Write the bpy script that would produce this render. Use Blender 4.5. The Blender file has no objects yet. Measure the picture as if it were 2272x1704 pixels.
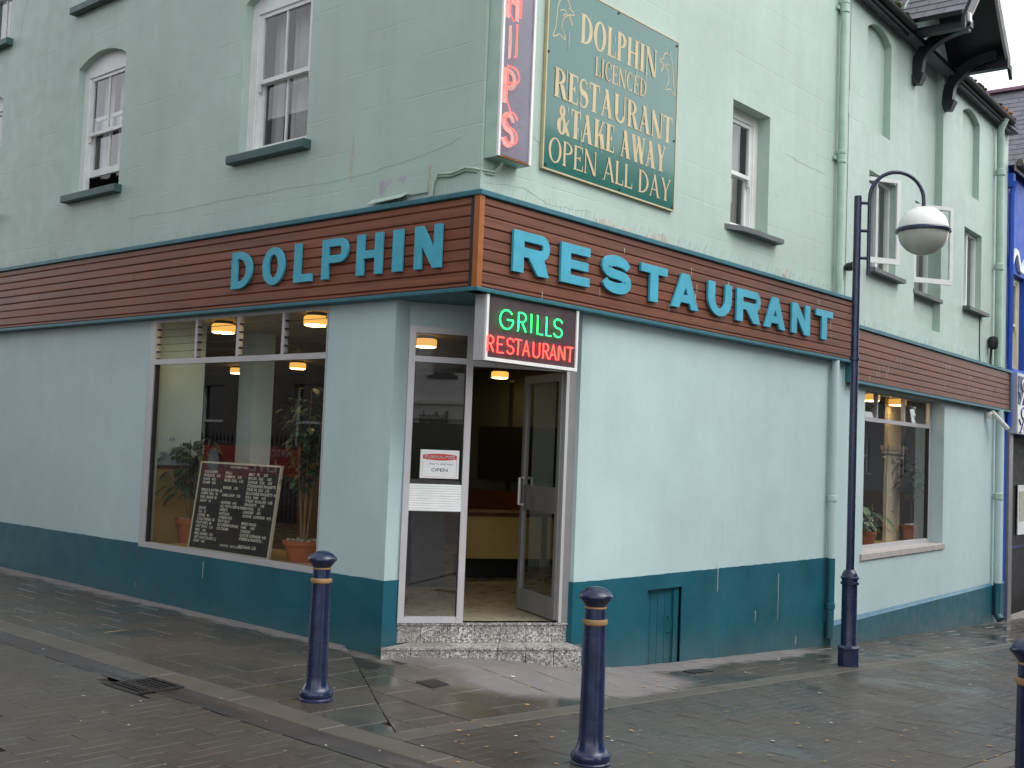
import bpy, math, random
from math import sin, cos, pi, radians, sqrt, exp, log1p, atan2
from mathutils import Vector, Matrix
random.seed(7)
scene = bpy.context.scene
COL = scene.collection

# ------------------------------------------------------------------ camera
YAW, PITCH, ROLL = 0.71984618, 0.05861064, 0.03933844
CAM = Vector((-6.14202, -5.77459, 1.68009))
fwd = Vector((cos(YAW)*cos(PITCH), sin(YAW)*cos(PITCH), sin(PITCH)))
r0 = Vector((sin(YAW), -cos(YAW), 0)); u0 = r0.cross(fwd)
cr = cos(ROLL)*r0 + sin(ROLL)*u0; cu = -sin(ROLL)*r0 + cos(ROLL)*u0
cam_d = bpy.data.cameras.new('camera'); cam = bpy.data.objects.new('camera', cam_d); COL.objects.link(cam)
cam_d.sensor_width = 36.0; cam_d.lens = 36.0*2523.33/2272.0
cam_d.clip_start = 0.05; cam_d.clip_end = 600
cam.matrix_world = Matrix(((cr.x, cu.x, -fwd.x, CAM.x), (cr.y, cu.y, -fwd.y, CAM.y), (cr.z, cu.z, -fwd.z, CAM.z), (0, 0, 0, 1)))
scene.camera = cam
scene.render.resolution_x = 1024; scene.render.resolution_y = 768

# ------------------------------------------------------------------ sky, sun, exposure
SUN_EL, SUN_AZ = radians(52), radians(-68)        # azimuth of the direction towards the sun, measured from +X
w = bpy.data.worlds.new('World'); scene.world = w; w.use_nodes = True
nt = w.node_tree; nt.nodes.clear()
sky = nt.nodes.new('ShaderNodeTexSky'); sky.sky_type = 'NISHITA'; sky.sun_disc = False
sky.sun_elevation = SUN_EL; sky.sun_rotation = pi/2 - SUN_AZ
sky.air_density = 1.0; sky.dust_density = 1.0; sky.ozone_density = 1.0
hs = nt.nodes.new('ShaderNodeHueSaturation'); hs.inputs['Saturation'].default_value = 0.16
bg = nt.nodes.new('ShaderNodeBackground'); bg.inputs['Strength'].default_value = 0.132
wo = nt.nodes.new('ShaderNodeOutputWorld')
nt.links.new(sky.outputs[0], hs.inputs['Color']); nt.links.new(hs.outputs[0], bg.inputs['Color']); nt.links.new(bg.outputs[0], wo.inputs['Surface'])
sd = bpy.data.lights.new('sun', 'SUN'); sd.energy = 0.72; sd.angle = radians(50); sd.color = (1, .985, .96)
so = bpy.data.objects.new('sun', sd); COL.objects.link(so)
sdir = Vector((cos(SUN_AZ)*cos(SUN_EL), sin(SUN_AZ)*cos(SUN_EL), sin(SUN_EL)))
so.rotation_euler = sdir.to_track_quat('Z', 'Y').to_euler(); so.location = (0, -6, 14)
vs = scene.view_settings; vs.view_transform = 'Standard'; vs.look = 'None'; vs.exposure = 1.42; vs.gamma = 1.0
vs.use_curve_mapping = False

# ------------------------------------------------------------------ materials
MATS = {}
class NB:
    def __init__(s, name):
        m = bpy.data.materials.new(name); m.use_nodes = True; s.m = m; s.t = m.node_tree; s.t.nodes.clear()
        s.out = s.n('ShaderNodeOutputMaterial'); MATS[name] = m
    def n(s, typ, **kw):
        nd = s.t.nodes.new(typ)
        for k, v in kw.items():
            if k in nd.inputs: s.set(nd.inputs[k], v)
            else: setattr(nd, k, v)
        return nd
    def set(s, inp, v):
        if hasattr(v, 'is_output') or isinstance(v, bpy.types.NodeSocket): s.t.links.new(v, inp)
        else: inp.default_value = v
    def pos(s, sc=(1, 1, 1), loc=(0, 0, 0)):
        g = s.n('ShaderNodeNewGeometry'); mp = s.n('ShaderNodeMapping'); s.set(mp.inputs['Vector'], g.outputs['Position'])
        mp.inputs['Scale'].default_value = sc; mp.inputs['Location'].default_value = loc; return mp.outputs[0]
    def noise(s, sc=5, det=4, rough=.55, stretch=(1, 1, 1), loc=(0, 0, 0), dist=0):
        nd = s.n('ShaderNodeTexNoise'); s.set(nd.inputs['Vector'], s.pos(stretch, loc)); nd.inputs['Scale'].default_value = sc
        nd.inputs['Detail'].default_value = det; nd.inputs['Roughness'].default_value = rough; nd.inputs['Distortion'].default_value = dist
        return nd.outputs['Fac']
    def ramp(s, f, a, b, lo=0.0, hi=1.0):
        mr = s.n('ShaderNodeMapRange'); s.set(mr.inputs[0], f); mr.inputs[1].default_value = a; mr.inputs[2].default_value = b
        mr.inputs[3].default_value = lo; mr.inputs[4].default_value = hi; mr.clamp = True; return mr.outputs[0]
    def math(s, op, a, b=0.0, c=0.0):
        nd = s.n('ShaderNodeMath', operation=op); s.set(nd.inputs[0], a); s.set(nd.inputs[1], b); s.set(nd.inputs[2], c); return nd.outputs[0]
    def mix(s, f, a, b, typ='MIX'):
        nd = s.n('ShaderNodeMix', data_type='RGBA', blend_type=typ); s.set(nd.inputs[0], f)
        s.set(nd.inputs[6], col(a)); s.set(nd.inputs[7], col(b)); return nd.outputs[2]
    def bump(s, h, st=.3, dist=.01, nrm=None):
        nd = s.n('ShaderNodeBump'); nd.inputs['Strength'].default_value = st; nd.inputs['Distance'].default_value = dist; s.set(nd.inputs['Height'], h)
        if nrm is not None: s.set(nd.inputs['Normal'], nrm)
        return nd.outputs[0]
    def prin(s, color, rough=.6, metallic=0.0, spec=.5, normal=None, coat=0.0, emis=None, estr=0):
        p = s.n('ShaderNodeBsdfPrincipled'); s.set(p.inputs['Base Color'], col(color)); s.set(p.inputs['Roughness'], rough)
        s.set(p.inputs['Metallic'], metallic); s.set(p.inputs['Specular IOR Level'], spec); s.set(p.inputs['Coat Weight'], coat)
        if normal is not None: s.set(p.inputs['Normal'], normal)
        if emis is not None:
            s.set(p.inputs['Emission Color'], col(emis)); p.inputs['Emission Strength'].default_value = estr
        s.t.links.new(p.outputs[0], s.out.inputs[0]); return p
def col(c):
    if isinstance(c, (tuple, list)) and len(c) == 3: return (c[0], c[1], c[2], 1)
    return c
def srgb(r, g, b):
    f = lambda v: (v/255/12.92) if v/255 <= .04045 else ((v/255+.055)/1.055)**2.4
    return (f(r), f(g), f(b))
def dk(c, k): return tuple(v*k for v in c)

def M(name, base, rough=.6, var=.12, vs_=4, bump=.0, bs=40, metallic=0, spec=.5, coat=0, bd=.004, objrand=0.0, dirt=0.0, dirtc=(.05, .045, .04)):
    b = NB(name)
    f = b.noise(vs_, 5)
    c = b.mix(b.ramp(f, .3, .7), dk(base, 1-var), dk(base, 1+var))
    if objrand:
        oi = b.n('ShaderNodeObjectInfo'); c = b.mix(b.ramp(oi.outputs['Random'], 0, 1, 0, objrand), c, dk(base, .45))
    if dirt: c = b.mix(b.ramp(b.noise(2.3, 8, .7), .5, .72, 0, dirt), c, dirtc)
    nrm = b.bump(b.noise(bs, 4), bump, bd) if bump else None
    b.prin(c, b.ramp(b.noise(vs_*2, 3), .3, .7, max(0, rough-.08), min(1, rough+.08)), metallic, spec, nrm, coat)
    return b.m

def wall_paint(name, base, joints=True, seed=0, stk=.30):
    b = NB(name)
    big = b.noise(.55, 4, .6, loc=(seed, 0, 0)); streak = b.noise(1.0, 5, .6, (5.0, 5.0, .35), (seed, 3, 0)); fine = b.noise(60, 3); mid = b.noise(7, 5)
    c = b.mix(b.ramp(big, .35, .65), dk(base, .92), dk(base, 1.06))
    c = b.mix(b.ramp(b.noise(4.5, 6, .7, (1, 1, .8), (seed, 2, 5)), .42, .7, 0, .30), c, dk(base, .88))
    c = b.mix(b.ramp(streak, .5, .78, 0, stk), c, (base[0]*.72, base[1]*.74, base[2]*.68))
    c = b.mix(b.ramp(b.noise(2.2, 6, .65, (1, 1, 1.6), (seed, 9, 1)), .6, .75, 0, .22), c, (base[0]*1.06, base[1]*1.0, base[2]*.86))
    chips = b.ramp(b.noise(3.1, 9, .72, (1, 1, 1.4), (seed, 1, 7)), .735, .75)
    c = b.mix(b.math('MULTIPLY', chips, .75), c, (.62, .60, .55))
    dark = b.ramp(b.noise(9, 6, .7, (1, 1, .25), (seed, 5, 2)), .74, .78, 0, .5)
    c = b.mix(dark, c, dk(base, .4))
    h = b.math('ADD', b.math('MULTIPLY', mid, .7), b.math('MULTIPLY', fine, .18))
    h = b.math('SUBTRACT', h, b.math('MULTIPLY', chips, .35))
    if joints:
        g = b.n('ShaderNodeNewGeometry'); sx = b.n('ShaderNodeSeparateXYZ'); b.set(sx.inputs[0], g.outputs['Position'])
        zz = b.math('ADD', sx.outputs[2], b.math('MULTIPLY', b.noise(3, 4), .012))
        fr = b.math('PINGPONG', b.math('ADD', zz, .11), .165)
        ln = b.ramp(fr, 0.0, .006, 1, 0)
        ln = b.math('MULTIPLY', ln, b.ramp(b.noise(1.3, 3, .5, loc=(3, seed, 0)), .42, .6))
        h = b.math('SUBTRACT', h, b.math('MULTIPLY', ln, .7))
        c = b.mix(b.math('MULTIPLY', ln, .35), c, dk(base, 1.18))
    b.prin(c, b.ramp(mid, .3, .7, .42, .6), 0, .4, b.bump(h, .38, .012))
    return b.m

AQUA = (.43, .55, .55); MINT = (.405, .515, .455)
wall_paint('mint_masonry', MINT, True, 0); wall_paint('aqua_masonry', AQUA, False, 4, .14)
def plinth_mat():
    b = NB('teal_plinth'); base = (.008, .088, .120)
    g = b.n('ShaderNodeNewGeometry'); sx = b.n('ShaderNodeSeparateXYZ'); b.set(sx.inputs[0], g.outputs['Position'])
    c = b.mix(b.ramp(b.noise(2.2, 6), .3, .7), dk(base, .84), dk(base, 1.16))
    hz = b.math('ADD', sx.outputs[2], b.math('MULTIPLY', b.math('MAXIMUM', sx.outputs[0], 0), .053))
    sp = b.ramp(b.math('ADD', hz, b.math('MULTIPLY', b.math('SUBTRACT', b.noise(6, 7, .7), .5), .45)), .26, -.02, 0, .55)
    c = b.mix(sp, c, (.055, .095, .10))
    c = b.mix(b.ramp(b.noise(2.3, 8, .7), .54, .74, 0, .35), c, (.03, .12, .15))
    c = b.mix(b.ramp(b.noise(38, 5, .7, loc=(1, 4, 2)), .70, .73, 0, .5), c, (.20, .27, .28))
    b.prin(c, b.ramp(b.noise(5, 4), .3, .7, .34, .55), 0, .4, b.bump(b.noise(16, 5), .2, .006))
plinth_mat()
M('teal_plinth_edge', (.02, .12, .19), .4, .12, 4)
M('trim_blue', (.022, .125, .16), .45, .2, 9, .2, 60, dirt=.2, dirtc=(.1, .22, .25))
M('letter_blue', (.055, .35, .47), .45, .12, 5, .15, 30, dirt=.35, dirtc=(.03, .20, .27))
M('pipe_green', (.36, .50, .42), .45, .12, 5)
M('white_paint', (.74, .76, .74), .42, .06, 5, .1, 30, dirt=.18, dirtc=(.4, .38, .33))
M('cream_paint', (.62, .58, .42), .45, .08, 5)
M('sill_green', (.035, .085, .08), .5, .2, 6, .2, 40)
M('slate_sill', (.10, .11, .11), .55, .25, 9, .3, 30)
M('stone_sill', (.36, .33, .31), .7, .15, 9, .3, 50)
M('aluminium', (.52, .51, .52), .38, .02, 2, metallic=.35, spec=.5)
M('shaded_aluminium', (.25, .245, .24), .4, .08, 5, metallic=.3)  # aluminium darkened to carry the shadow on the open leaf and right jamb
M('dark_rubber', (.012, .012, .014), .6, .1, 6)
M('corner_oak', (.30, .095, .02), .45, .2, 6, .1, 40)
M('navy_paint', (.009, .016, .050), .24, .3, 7, .35, 22, spec=.55, dirt=.25, dirtc=(.06, .07, .10))
M('gold_paint', (.26, .155, .065), .5, .25, 14)
M('blue_render', (.011, .07, .43), .55, .12, 2, .2, 30)
M('black_paint', (.008, .009, .013), .42, .2, 6, .15, 40)
M('slate_roof', (.14, .14, .165), .5, .2, 7, .35, 30, objrand=.5)
M('moss', (.05, .06, .018), .9, .5, 9, .8, 40, bd=.02)
M('rust_moss', (.30, .10, .03), .9, .4, 12, .8, 40, bd=.02)
M('gutter_black', (.022, .021, .02), .6, .3, 8, .3, 30)
M('mauve_ridge', (.22, .11, .17), .6, .15, 6)
M('interior_aqua', (.60, .82, .88), .6, .06, 3)
M('interior_ochre', (.52, .35, .115), .6, .1, 3)
M('interior_brown', (.035, .028, .023), .6, .25, 2)
M('interior_green', (.075, .085, .065), .7, .15, 2)
M('interior_blue', (.006, .010, .085), .5, .2, 2)
M('ceiling_cream', (.50, .45, .33), .55, .06, 2)
M('lino_cream', (.36, .33, .24), .3, .12, 2)
M('varnished_wood', (.12, .04, .015), .35, .25, 9)
M('near_black', (.010, .0095, .009), .5, .2, 4)
M('terracotta', (.40, .115, .045), .7, .15, 9, .15, 60)
M('pebble', (.36, .30, .22), .7, .35, 25)
M('soil', (.05, .04, .03), .9, .3, 20)
M('leaf_dark', (.022, .055, .018), .38, .45, 14, spec=.5)
M('leaf_light', (.10, .20, .05), .4, .35, 14)
M('leaf_silver', (.24, .33, .22), .45, .35, 18)
M('stem_brown', (.20, .13, .07), .7, .25, 12)
M('net_curtain', (.46, .45, .43), .8, .18, 3, dirt=.2)
M('board_black', (.008, .008, .008), .45, .1, 5)
M('menu_letter', (.85, .84, .68), .6, .05, 5)
M('panel_brown', (.055, .033, .038), .5, .2, 5, spec=.5)
M('sign_grey', (.18, .17, .215), .3, .15, 3, dirt=.1)
M('sign_pink', (.62, .40, .36), .5, .12, 6)
M('sign_ivory', (.56, .45, .26), .42, .1, 8)
M('sign_white', (.72, .73, .72), .35, .04, 5)
M('sign_red', (.50, .045, .03), .4, .06, 5)
M('sign_ink', (.03, .04, .05), .5, .1, 5)
M('sign_navy', (.012, .014, .10), .4, .1, 5)
M('sign_silver', (.42, .44, .50), .35, .06, 3)
M('steel_grey', (.24, .23, .23), .4, .1, 6, metallic=.5)
M('wire', (.46, .45, .40), .5, .2, 9)
M('cable_green', (.36, .48, .38), .5, .1, 9)
M('lilac_flake', (.38, .35, .43), .7, .12, 9)
M('raw_render', (.43, .42, .36), .85, .2, 12, .4, 40)
M('cover_iron', (.012, .011, .011), .5, .25, 9, .5, 60)
M('dropping', (.62, .60, .55), .8, .1, 20)
M('banner_red', (.40, .035, .02), .45, .25, 2, .3, 6)
M('stone_grey', (.13, .12, .11), .8, .15, 2, .2, 20)
M('stone_white', (.78, .77, .74), .7, .08, 2, .1, 20)
M('brick_dark', (.040, .042, .060), .8, .2, 3, .2, 20)
M('window_dark', (.03, .033, .038), .1, .2, 3)
M('porcelain', (.70, .70, .66), .3, .04, 5)
M('pilaster_cream', (.82, .72, .55), .5, .08, 6)
M('litter_white', (.55, .53, .47), .7, .1, 9)
M('litter_ochre', (.36, .22, .07), .7, .2, 9)
M('litter_orange', (.62, .17, .05), .6, .1, 9)

def timber(name, stretch):
    b = NB(name)
    g = b.noise(1.0, 6, .6, stretch, dist=.4); oi = b.n('ShaderNodeObjectInfo'); r = oi.outputs['Random']
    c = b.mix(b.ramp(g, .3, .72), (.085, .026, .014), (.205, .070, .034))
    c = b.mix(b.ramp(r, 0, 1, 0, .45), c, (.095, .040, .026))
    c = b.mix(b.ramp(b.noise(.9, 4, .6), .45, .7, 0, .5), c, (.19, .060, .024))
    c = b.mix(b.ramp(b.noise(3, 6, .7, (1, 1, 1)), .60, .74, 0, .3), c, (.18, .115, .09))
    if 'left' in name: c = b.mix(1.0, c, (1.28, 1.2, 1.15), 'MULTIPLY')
    b.prin(c, b.ramp(g, .3, .7, .38, .55), 0, .5, b.bump(g, .25, .004))
timber('timber_left', (40, .9, 40)); timber('timber_right', (.9, 40, 40))

def terrazzo():
    b = NB('terrazzo'); v = b.n('ShaderNodeTexVoronoi'); b.set(v.inputs['Vector'], b.pos()); v.inputs['Scale'].default_value = 78
    sx = b.n('ShaderNodeSeparateColor'); b.set(sx.inputs[0], v.outputs['Color'])
    c = b.mix(b.ramp(sx.outputs[0], .15, .8), (.025, .026, .03), (.66, .64, .60))
    c = b.mix(b.ramp(v.outputs['Distance'], .45, .65), c, (.28, .26, .245))
    oi = b.n('ShaderNodeObjectInfo'); c = b.mix(b.ramp(oi.outputs['Random'], 0, 1, 0, .35), c, (.20, .19, .18))
    c = b.mix(b.ramp(b.noise(4, 6, .65), .42, .68, 0, .6), c, (.13, .115, .10))
    b.prin(c, .5, 0, .4, b.bump(v.outputs['Distance'], .15, .002))
terrazzo()

def dry_mask(b):
    # paving kept dry by the overhanging fascia: along both walls and spreading out from the doorway
    g = b.n('ShaderNodeNewGeometry'); s = b.n('ShaderNodeSeparateXYZ'); b.set(s.inputs[0], g.outputs['Position'])
    x, y = s.outputs[0], s.outputs[1]
    wob = b.math('MULTIPLY', b.math('SUBTRACT', b.noise(2.3, 6, .65), .5), .38)
    xl = b.math('ADD', x, wob); yl = b.math('ADD', y, wob)
    a = b.math('MULTIPLY', b.ramp(xl, -.13, -.04), b.ramp(y, .3, .8))
    c2 = b.math('MULTIPLY', b.ramp(yl, -.26, -.16), b.math('MULTIPLY', b.ramp(b.math('MULTIPLY', x, -1), -6.0, -5.2), b.ramp(x, -.1, .3)))
    dx = b.math('DIVIDE', b.math('SUBTRACT', b.math('ADD', x, b.math('MULTIPLY', y, .25)), 1.0), 1.15); dy = b.math('DIVIDE', b.math('ADD', yl, .25), .62)
    rr = b.math('SQRT', b.math('ADD', b.math('MULTIPLY', dx, dx), b.math('MULTIPLY', dy, dy)))
    e = b.ramp(rr, 1.15, .85)
    return b.math('MAXIMUM', b.math('MAXIMUM', a, c2), e)
def ground_mat(name, base, dryc, grit=80, bstr=.25, objrand=.35, dry=True, wetr=.22):
    b = NB(name)
    f = b.noise(3.2, 6, .6); fine = b.noise(grit, 3, .6); puddle = b.noise(1.1, 4, .6, loc=(4, 2, 0))
    oi = b.n('ShaderNodeObjectInfo')
    c = b.mix(b.ramp(f, .3, .7), dk(base, .8), dk(base, 1.2))
    c = b.mix(b.ramp(fine, .35, .7, 0, .28), c, dk(base, 1.45))
    c = b.mix(b.ramp(oi.outputs['Random'], 0, 1, 0, objrand), c, dk(base, .6))
    c = b.mix(b.ramp(b.noise(.8, 5, .65, loc=(7, 1, 0)), .45, .68, 0, .55), c, (base[0]*1.35, base[1]*1.22, base[2]*1.0))
    c = b.mix(b.ramp(b.noise(13, 2, .5, loc=(2, 8, 0)), .75, .77, 0, .35), c, dk(base, 2.0))
    ro = b.ramp(puddle, .35, .66, wetr, .55)
    if dry:
        m = dry_mask(b); c = b.mix(b.math('MULTIPLY', m, .88), c, b.mix(b.ramp(f, .3, .7), dk(dryc, .85), dk(dryc, 1.12))); ro = b.math('MAXIMUM', ro, b.math('MULTIPLY', m, .8))
    b.prin(c, ro, 0, .5, b.bump(b.math('ADD', fine, b.math('MULTIPLY', f, 1.5)), bstr, .004))
ground_mat('slab_wet', (.050, .043, .034), (.175, .160, .157), 80, .10, .26, True, .11)
ground_mat('block_wet', (.047, .0415, .0355), (.2, .2, .2), 90, .10, .20, False, .22)
ground_mat('joint_dark', (.022, .019, .016), (.10, .095, .09), 90, .3, 0)
ground_mat('granite_kerb', (.074, .067, .056), (.26, .25, .24), 150, .45, .2, False, .4)
ground_mat('channel_wet', (.036, .031, .031), (.2, .2, .2), 70, .2, .2, False, .2)
ground_mat('road_far', (.036, .032, .027), (.2, .2, .2), 60, .3, 0, False, .33)

def glassm(name, tint=(1, 1, 1), k=1.9, rough=.0):
    b = NB(name); lw = b.n('ShaderNodeLayerWeight'); fr = b.math('ADD', .04, b.math('MULTIPLY', b.math('POWER', lw.outputs['Facing'], 5.0), .96))
    g = b.n('ShaderNodeBsdfGlossy'); g.inputs['Roughness'].default_value = rough; t = b.n('ShaderNodeBsdfTransparent'); t.inputs[0].default_value = col(tint)
    mx = b.n('ShaderNodeMixShader'); b.set(mx.inputs[0], b.math('MINIMUM', b.math('MULTIPLY', fr, k), 1.0)); b.set(mx.inputs[1], t.outputs[0]); b.set(mx.inputs[2], g.outputs[0])
    b.t.links.new(mx.outputs[0], b.out.inputs[0])
glassm('glass_thin', (.95, .96, .95), 1.0); glassm('glass', (.88, .90, .89), 2.3); glassm('glass_door', (.80, .82, .82), 3.4); glassm('glass_up', (.85, .87, .87), 2.2)
def emit(name, c, st):
    b = NB(name); e = b.n('ShaderNodeEmission'); e.inputs[0].default_value = col(c); e.inputs[1].default_value = st; b.t.links.new(e.outputs[0], b.out.inputs[0])
emit('neon_green', (.03, 1.0, .20), 1.3); emit('neon_red', (1.0, .045, .035), 2.6); emit('neon_pink', (1.0, .12, .10), 1.05)
emit('lamp_glow', (1.0, .68, .28), 8.0)
emit('bulb_far', (1.0, .75, .35), 20.0)
def lampglass():
    b = NB('lamp_glass'); n = b.noise(160, 2)
    b.prin((.75, .55, .22), .25, 0, .5, b.bump(n, .6, .004), emis=(1.0, .50, .10), estr=.42)
lampglass()
def green_sign():
    b = NB('sign_green'); c = b.mix(b.ramp(b.noise(2, 4), .3, .7), (.007, .105, .080), (.010, .13, .098))
    b.prin(c, .13, 0, .75, b.bump(b.noise(3, 2), .02, .01), coat=.25)
green_sign()
def translucent_globe():
    b = NB('globe_white'); b.prin(b.mix(b.ramp(b.noise(8, 4), .5, .8, 0, .2), (.80, .80, .77), (.5, .48, .42)), .25, 0, .5)
    b = NB('globe_clear'); p = b.prin((.62, .63, .56), .18, 0, .5); p.inputs['Transmission Weight'].default_value = .35
translucent_globe()

# ------------------------------------------------------------------ mesh building
class Fr:                                    # a wall frame: u along it to the right, d inwards, z up
    def __init__(s, o, a): s.o = Vector(o); s.u = Vector((cos(a), sin(a), 0)); s.d = Vector((-sin(a), cos(a), 0))
    def p(s, u, d, z): return s.o + s.u*u + s.d*d + Vector((0, 0, z))
FL = Fr((.1, 0, 0), -pi/2)                   # left facade, u = -y
FR = Fr((0, .1, 0), 0)                       # right facade, u = x
A2 = radians(3.5); F2 = Fr((6.55, .1, 0), A2)       # gabled building
DA = Vector((.2595, .9734, 0)); DB = Vector((1.4601, .1726, 0)); FD = Fr(DA, atan2((DB-DA).y, (DB-DA).x)); DW = (DB-DA).length
FW = Fr((0, 0, 0), 0)
ROOT = {}
class MB:
    def __init__(s): s.v = []; s.f = []; s.mi = []; s.cur = 0
    def add(s, vs, fs):
        o = len(s.v); s.v += [tuple(v) for v in vs]; s.f += [tuple(o+i for i in f) for f in fs]; s.mi += [s.cur]*len(fs); return s
    def box(s, F, ua, ub, da, db, za, zb, skip=()):
        P = [F.p(u, d, z) for z in (za, zb) for d in (da, db) for u in (ua, ub)]
        fs = dict(bot=(0, 2, 3, 1), top=(4, 5, 7, 6), front=(0, 1, 5, 4), back=(2, 6, 7, 3), left=(0, 4, 6, 2), right=(1, 3, 7, 5))
        return s.add(P, [f for k, f in fs.items() if k not in skip])
    def bbox(s, F, ua, ub, da, db, za, zb, c=.006):    # box with chamfered long front edges
        pr = [(da+c, za), (da, za+c), (da, zb-c), (da+c, zb), (db, zb), (db, za)]
        L = [F.p(ua, d, z) for d, z in pr]; R = [F.p(ub, d, z) for d, z in pr]; n = len(pr)
        return s.add(L+R, [(i, (i+1) % n, n+(i+1) % n, n+i)[::-1] for i in range(n)] + [tuple(range(n)), tuple(range(2*n-1, n-1, -1))])
    def poly(s, pts): return s.add(pts, [tuple(range(len(pts)))])
    def prism(s, lo, hi):
        n = len(lo); return s.add(list(lo)+list(hi), [tuple(range(n))[::-1], tuple(range(n, 2*n))] + [(i, (i+1) % n, n+(i+1) % n, n+i) for i in range(n)])
    def fprism(s, F, pts, d0, d1):             # outline of (u,z) points extruded in depth
        return s.prism([F.p(u, d0, z) for u, z in pts][::-1], [F.p(u, d1, z) for u, z in pts][::-1])
    def tube(s, pts, r, n=8, caps=True):
        pts = [Vector(p) for p in pts]; rs = r if isinstance(r, (list, tuple)) else [r]*len(pts); rings = []
        up = Vector((0, 0, 1)); prev = None; o = len(s.v)
        for i, p in enumerate(pts):
            t = (pts[min(i+1, len(pts)-1)] - pts[max(i-1, 0)]).normalized()
            if prev is None: a = t.orthogonal().normalized()
            else: a = (prev - t*prev.dot(t)); a = a.normalized() if a.length > 1e-6 else t.orthogonal().normalized()
            prev = a; b = t.cross(a)
            rings.append([p + (a*cos(2*pi*k/n) + b*sin(2*pi*k/n))*rs[i] for k in range(n)])
        vs = [v for R in rings for v in R]
        fs = [(i*n+k, i*n+(k+1) % n, (i+1)*n+(k+1) % n, (i+1)*n+k) for i in range(len(pts)-1) for k in range(n)]
        if caps: fs += [tuple(range(n))[::-1], tuple(range(len(vs)-n, len(vs)))]
        return s.add(vs, fs)
    def lathe(s, prof, n=24, c=(0, 0, 0), sq=None):
        vs = []; c = Vector(c)
        for r, h in prof: vs += [c + Vector((r*cos(2*pi*k/n), r*sin(2*pi*k/n), h)) for k in range(n)]
        m = len(prof)
        fs = [(i*n+k, i*n+(k+1) % n, (i+1)*n+(k+1) % n, (i+1)*n+k) for i in range(m-1) for k in range(n)]
        fs += [tuple(range(n))[::-1], tuple(range((m-1)*n, m*n))]
        return s.add(vs, fs)
    def build(s, name, mat, parent=None, smooth=False, label=None, kind=None, cat=None, group=None, local=False):
        me = bpy.data.meshes.new(name)
        v = s.v
        if parent is not None and not local:
            r = parent
            while r.parent is not None: r = r.parent
            if r.name in ROOT:
                mi = ROOT[r.name].inverted(); v = [mi @ Vector(p) for p in v]
        me.from_pydata([tuple(p) for p in v], [], s.f)
        for m in (mat if isinstance(mat, (list, tuple)) else [mat]): me.materials.append(MATS[m])
        if isinstance(mat, (list, tuple)): me.polygons.foreach_set('material_index', s.mi)
        if smooth:
            me.polygons.foreach_set('use_smooth', [True]*len(me.polygons))
            try: me.set_sharp_from_angle(angle=radians(35))
            except Exception: pass
        me.update()
        o = bpy.data.objects.new(name, me); COL.objects.link(o)
        if parent is not None: o.parent = parent
        return tag(o, label, cat, group, kind)
def tag(o, label=None, cat=None, group=None, kind=None):
    for k, v in (('label', label), ('category', cat), ('group', group), ('kind', kind)):
        if v: o[k] = v
    return o
def thing(name, label, cat, loc=(0, 0, 0), rz=0, group=None):
    o = bpy.data.objects.new(name, None); o.empty_display_size = .1; COL.objects.link(o); o.location = loc; o.rotation_euler = (0, 0, rz)
    ROOT[o.name] = Matrix.Translation(Vector(loc)) @ Matrix.Rotation(rz, 4, 'Z')
    return tag(o, label, cat, group)
def copy_tree(o, parent=None):
    c = o.copy(); COL.objects.link(c); c.parent = parent
    for ch in list(o.children): copy_tree(ch, c)
    return c
def arc(cx, cy, rx, ry, a0, a1, n=12):
    return [(cx+rx*cos(radians(a0+(a1-a0)*i/n)), cy+ry*sin(radians(a0+(a1-a0)*i/n))) for i in range(n+1)]
def px(P):
    v = Vector(P)-CAM; z = v.dot(fwd)
    if z < .1: return (-9999, -9999)
    return (1136+2523.33*v.dot(cr)/z, 852-2523.33*v.dot(cu)/z)
def ray(x, y): return cr*((x-1136)/2523.33) - cu*((y-852)/2523.33) + fwd
def on_plane(n, p0, x, y):
    d = ray(x, y); n = Vector(n); return CAM + d*((Vector(p0)-CAM).dot(n)/d.dot(n))
def on_frame(F, dep, x, y):
    P = on_plane(F.d, F.p(0, dep, 0), x, y); q = P-F.o; return q.dot(F.u), P.z

# text with the built-in face and closed outlines, as flat or solid letters
def curve_mesh(outlines, extr=0.0, bev=0.0):
    cd = bpy.data.curves.new('t', 'CURVE'); cd.dimensions = '2D'; cd.fill_mode = 'BOTH'; cd.extrude = extr; cd.bevel_depth = bev; cd.bevel_resolution = 1
    for pts in outlines:
        sp = cd.splines.new('POLY'); sp.points.add(len(pts)-1); sp.use_cyclic_u = True
        for q, (x, y) in zip(sp.points, pts): q.co = (x, y, 0, 1)
    o = bpy.data.objects.new('t', cd); COL.objects.link(o); me = bpy.data.meshes.new_from_object(o)
    vs = [tuple(v.co) for v in me.vertices]; fs = [tuple(p.vertices) for p in me.polygons]
    bpy.data.objects.remove(o); bpy.data.curves.remove(cd); bpy.data.meshes.remove(me); return vs, fs
_tc = {}
def text_mesh(s, res=2, shear=0.0, bold=0.0):
    k = (s, res, shear, bold)
    if k in _tc: return _tc[k]
    cd = bpy.data.curves.new('t', 'FONT'); cd.body = s; cd.size = 1; cd.resolution_u = res; cd.shear = shear; cd.offset = bold; cd.fill_mode = 'FRONT'
    o = bpy.data.objects.new('t', cd); COL.objects.link(o); me = bpy.data.meshes.new_from_object(o)
    vs = [tuple(v.co) for v in me.vertices]; fs = [tuple(p.vertices) for p in me.polygons]
    bpy.data.objects.remove(o); bpy.data.curves.remove(cd); bpy.data.meshes.remove(me); _tc[k] = (vs, fs); return vs, fs
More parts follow.
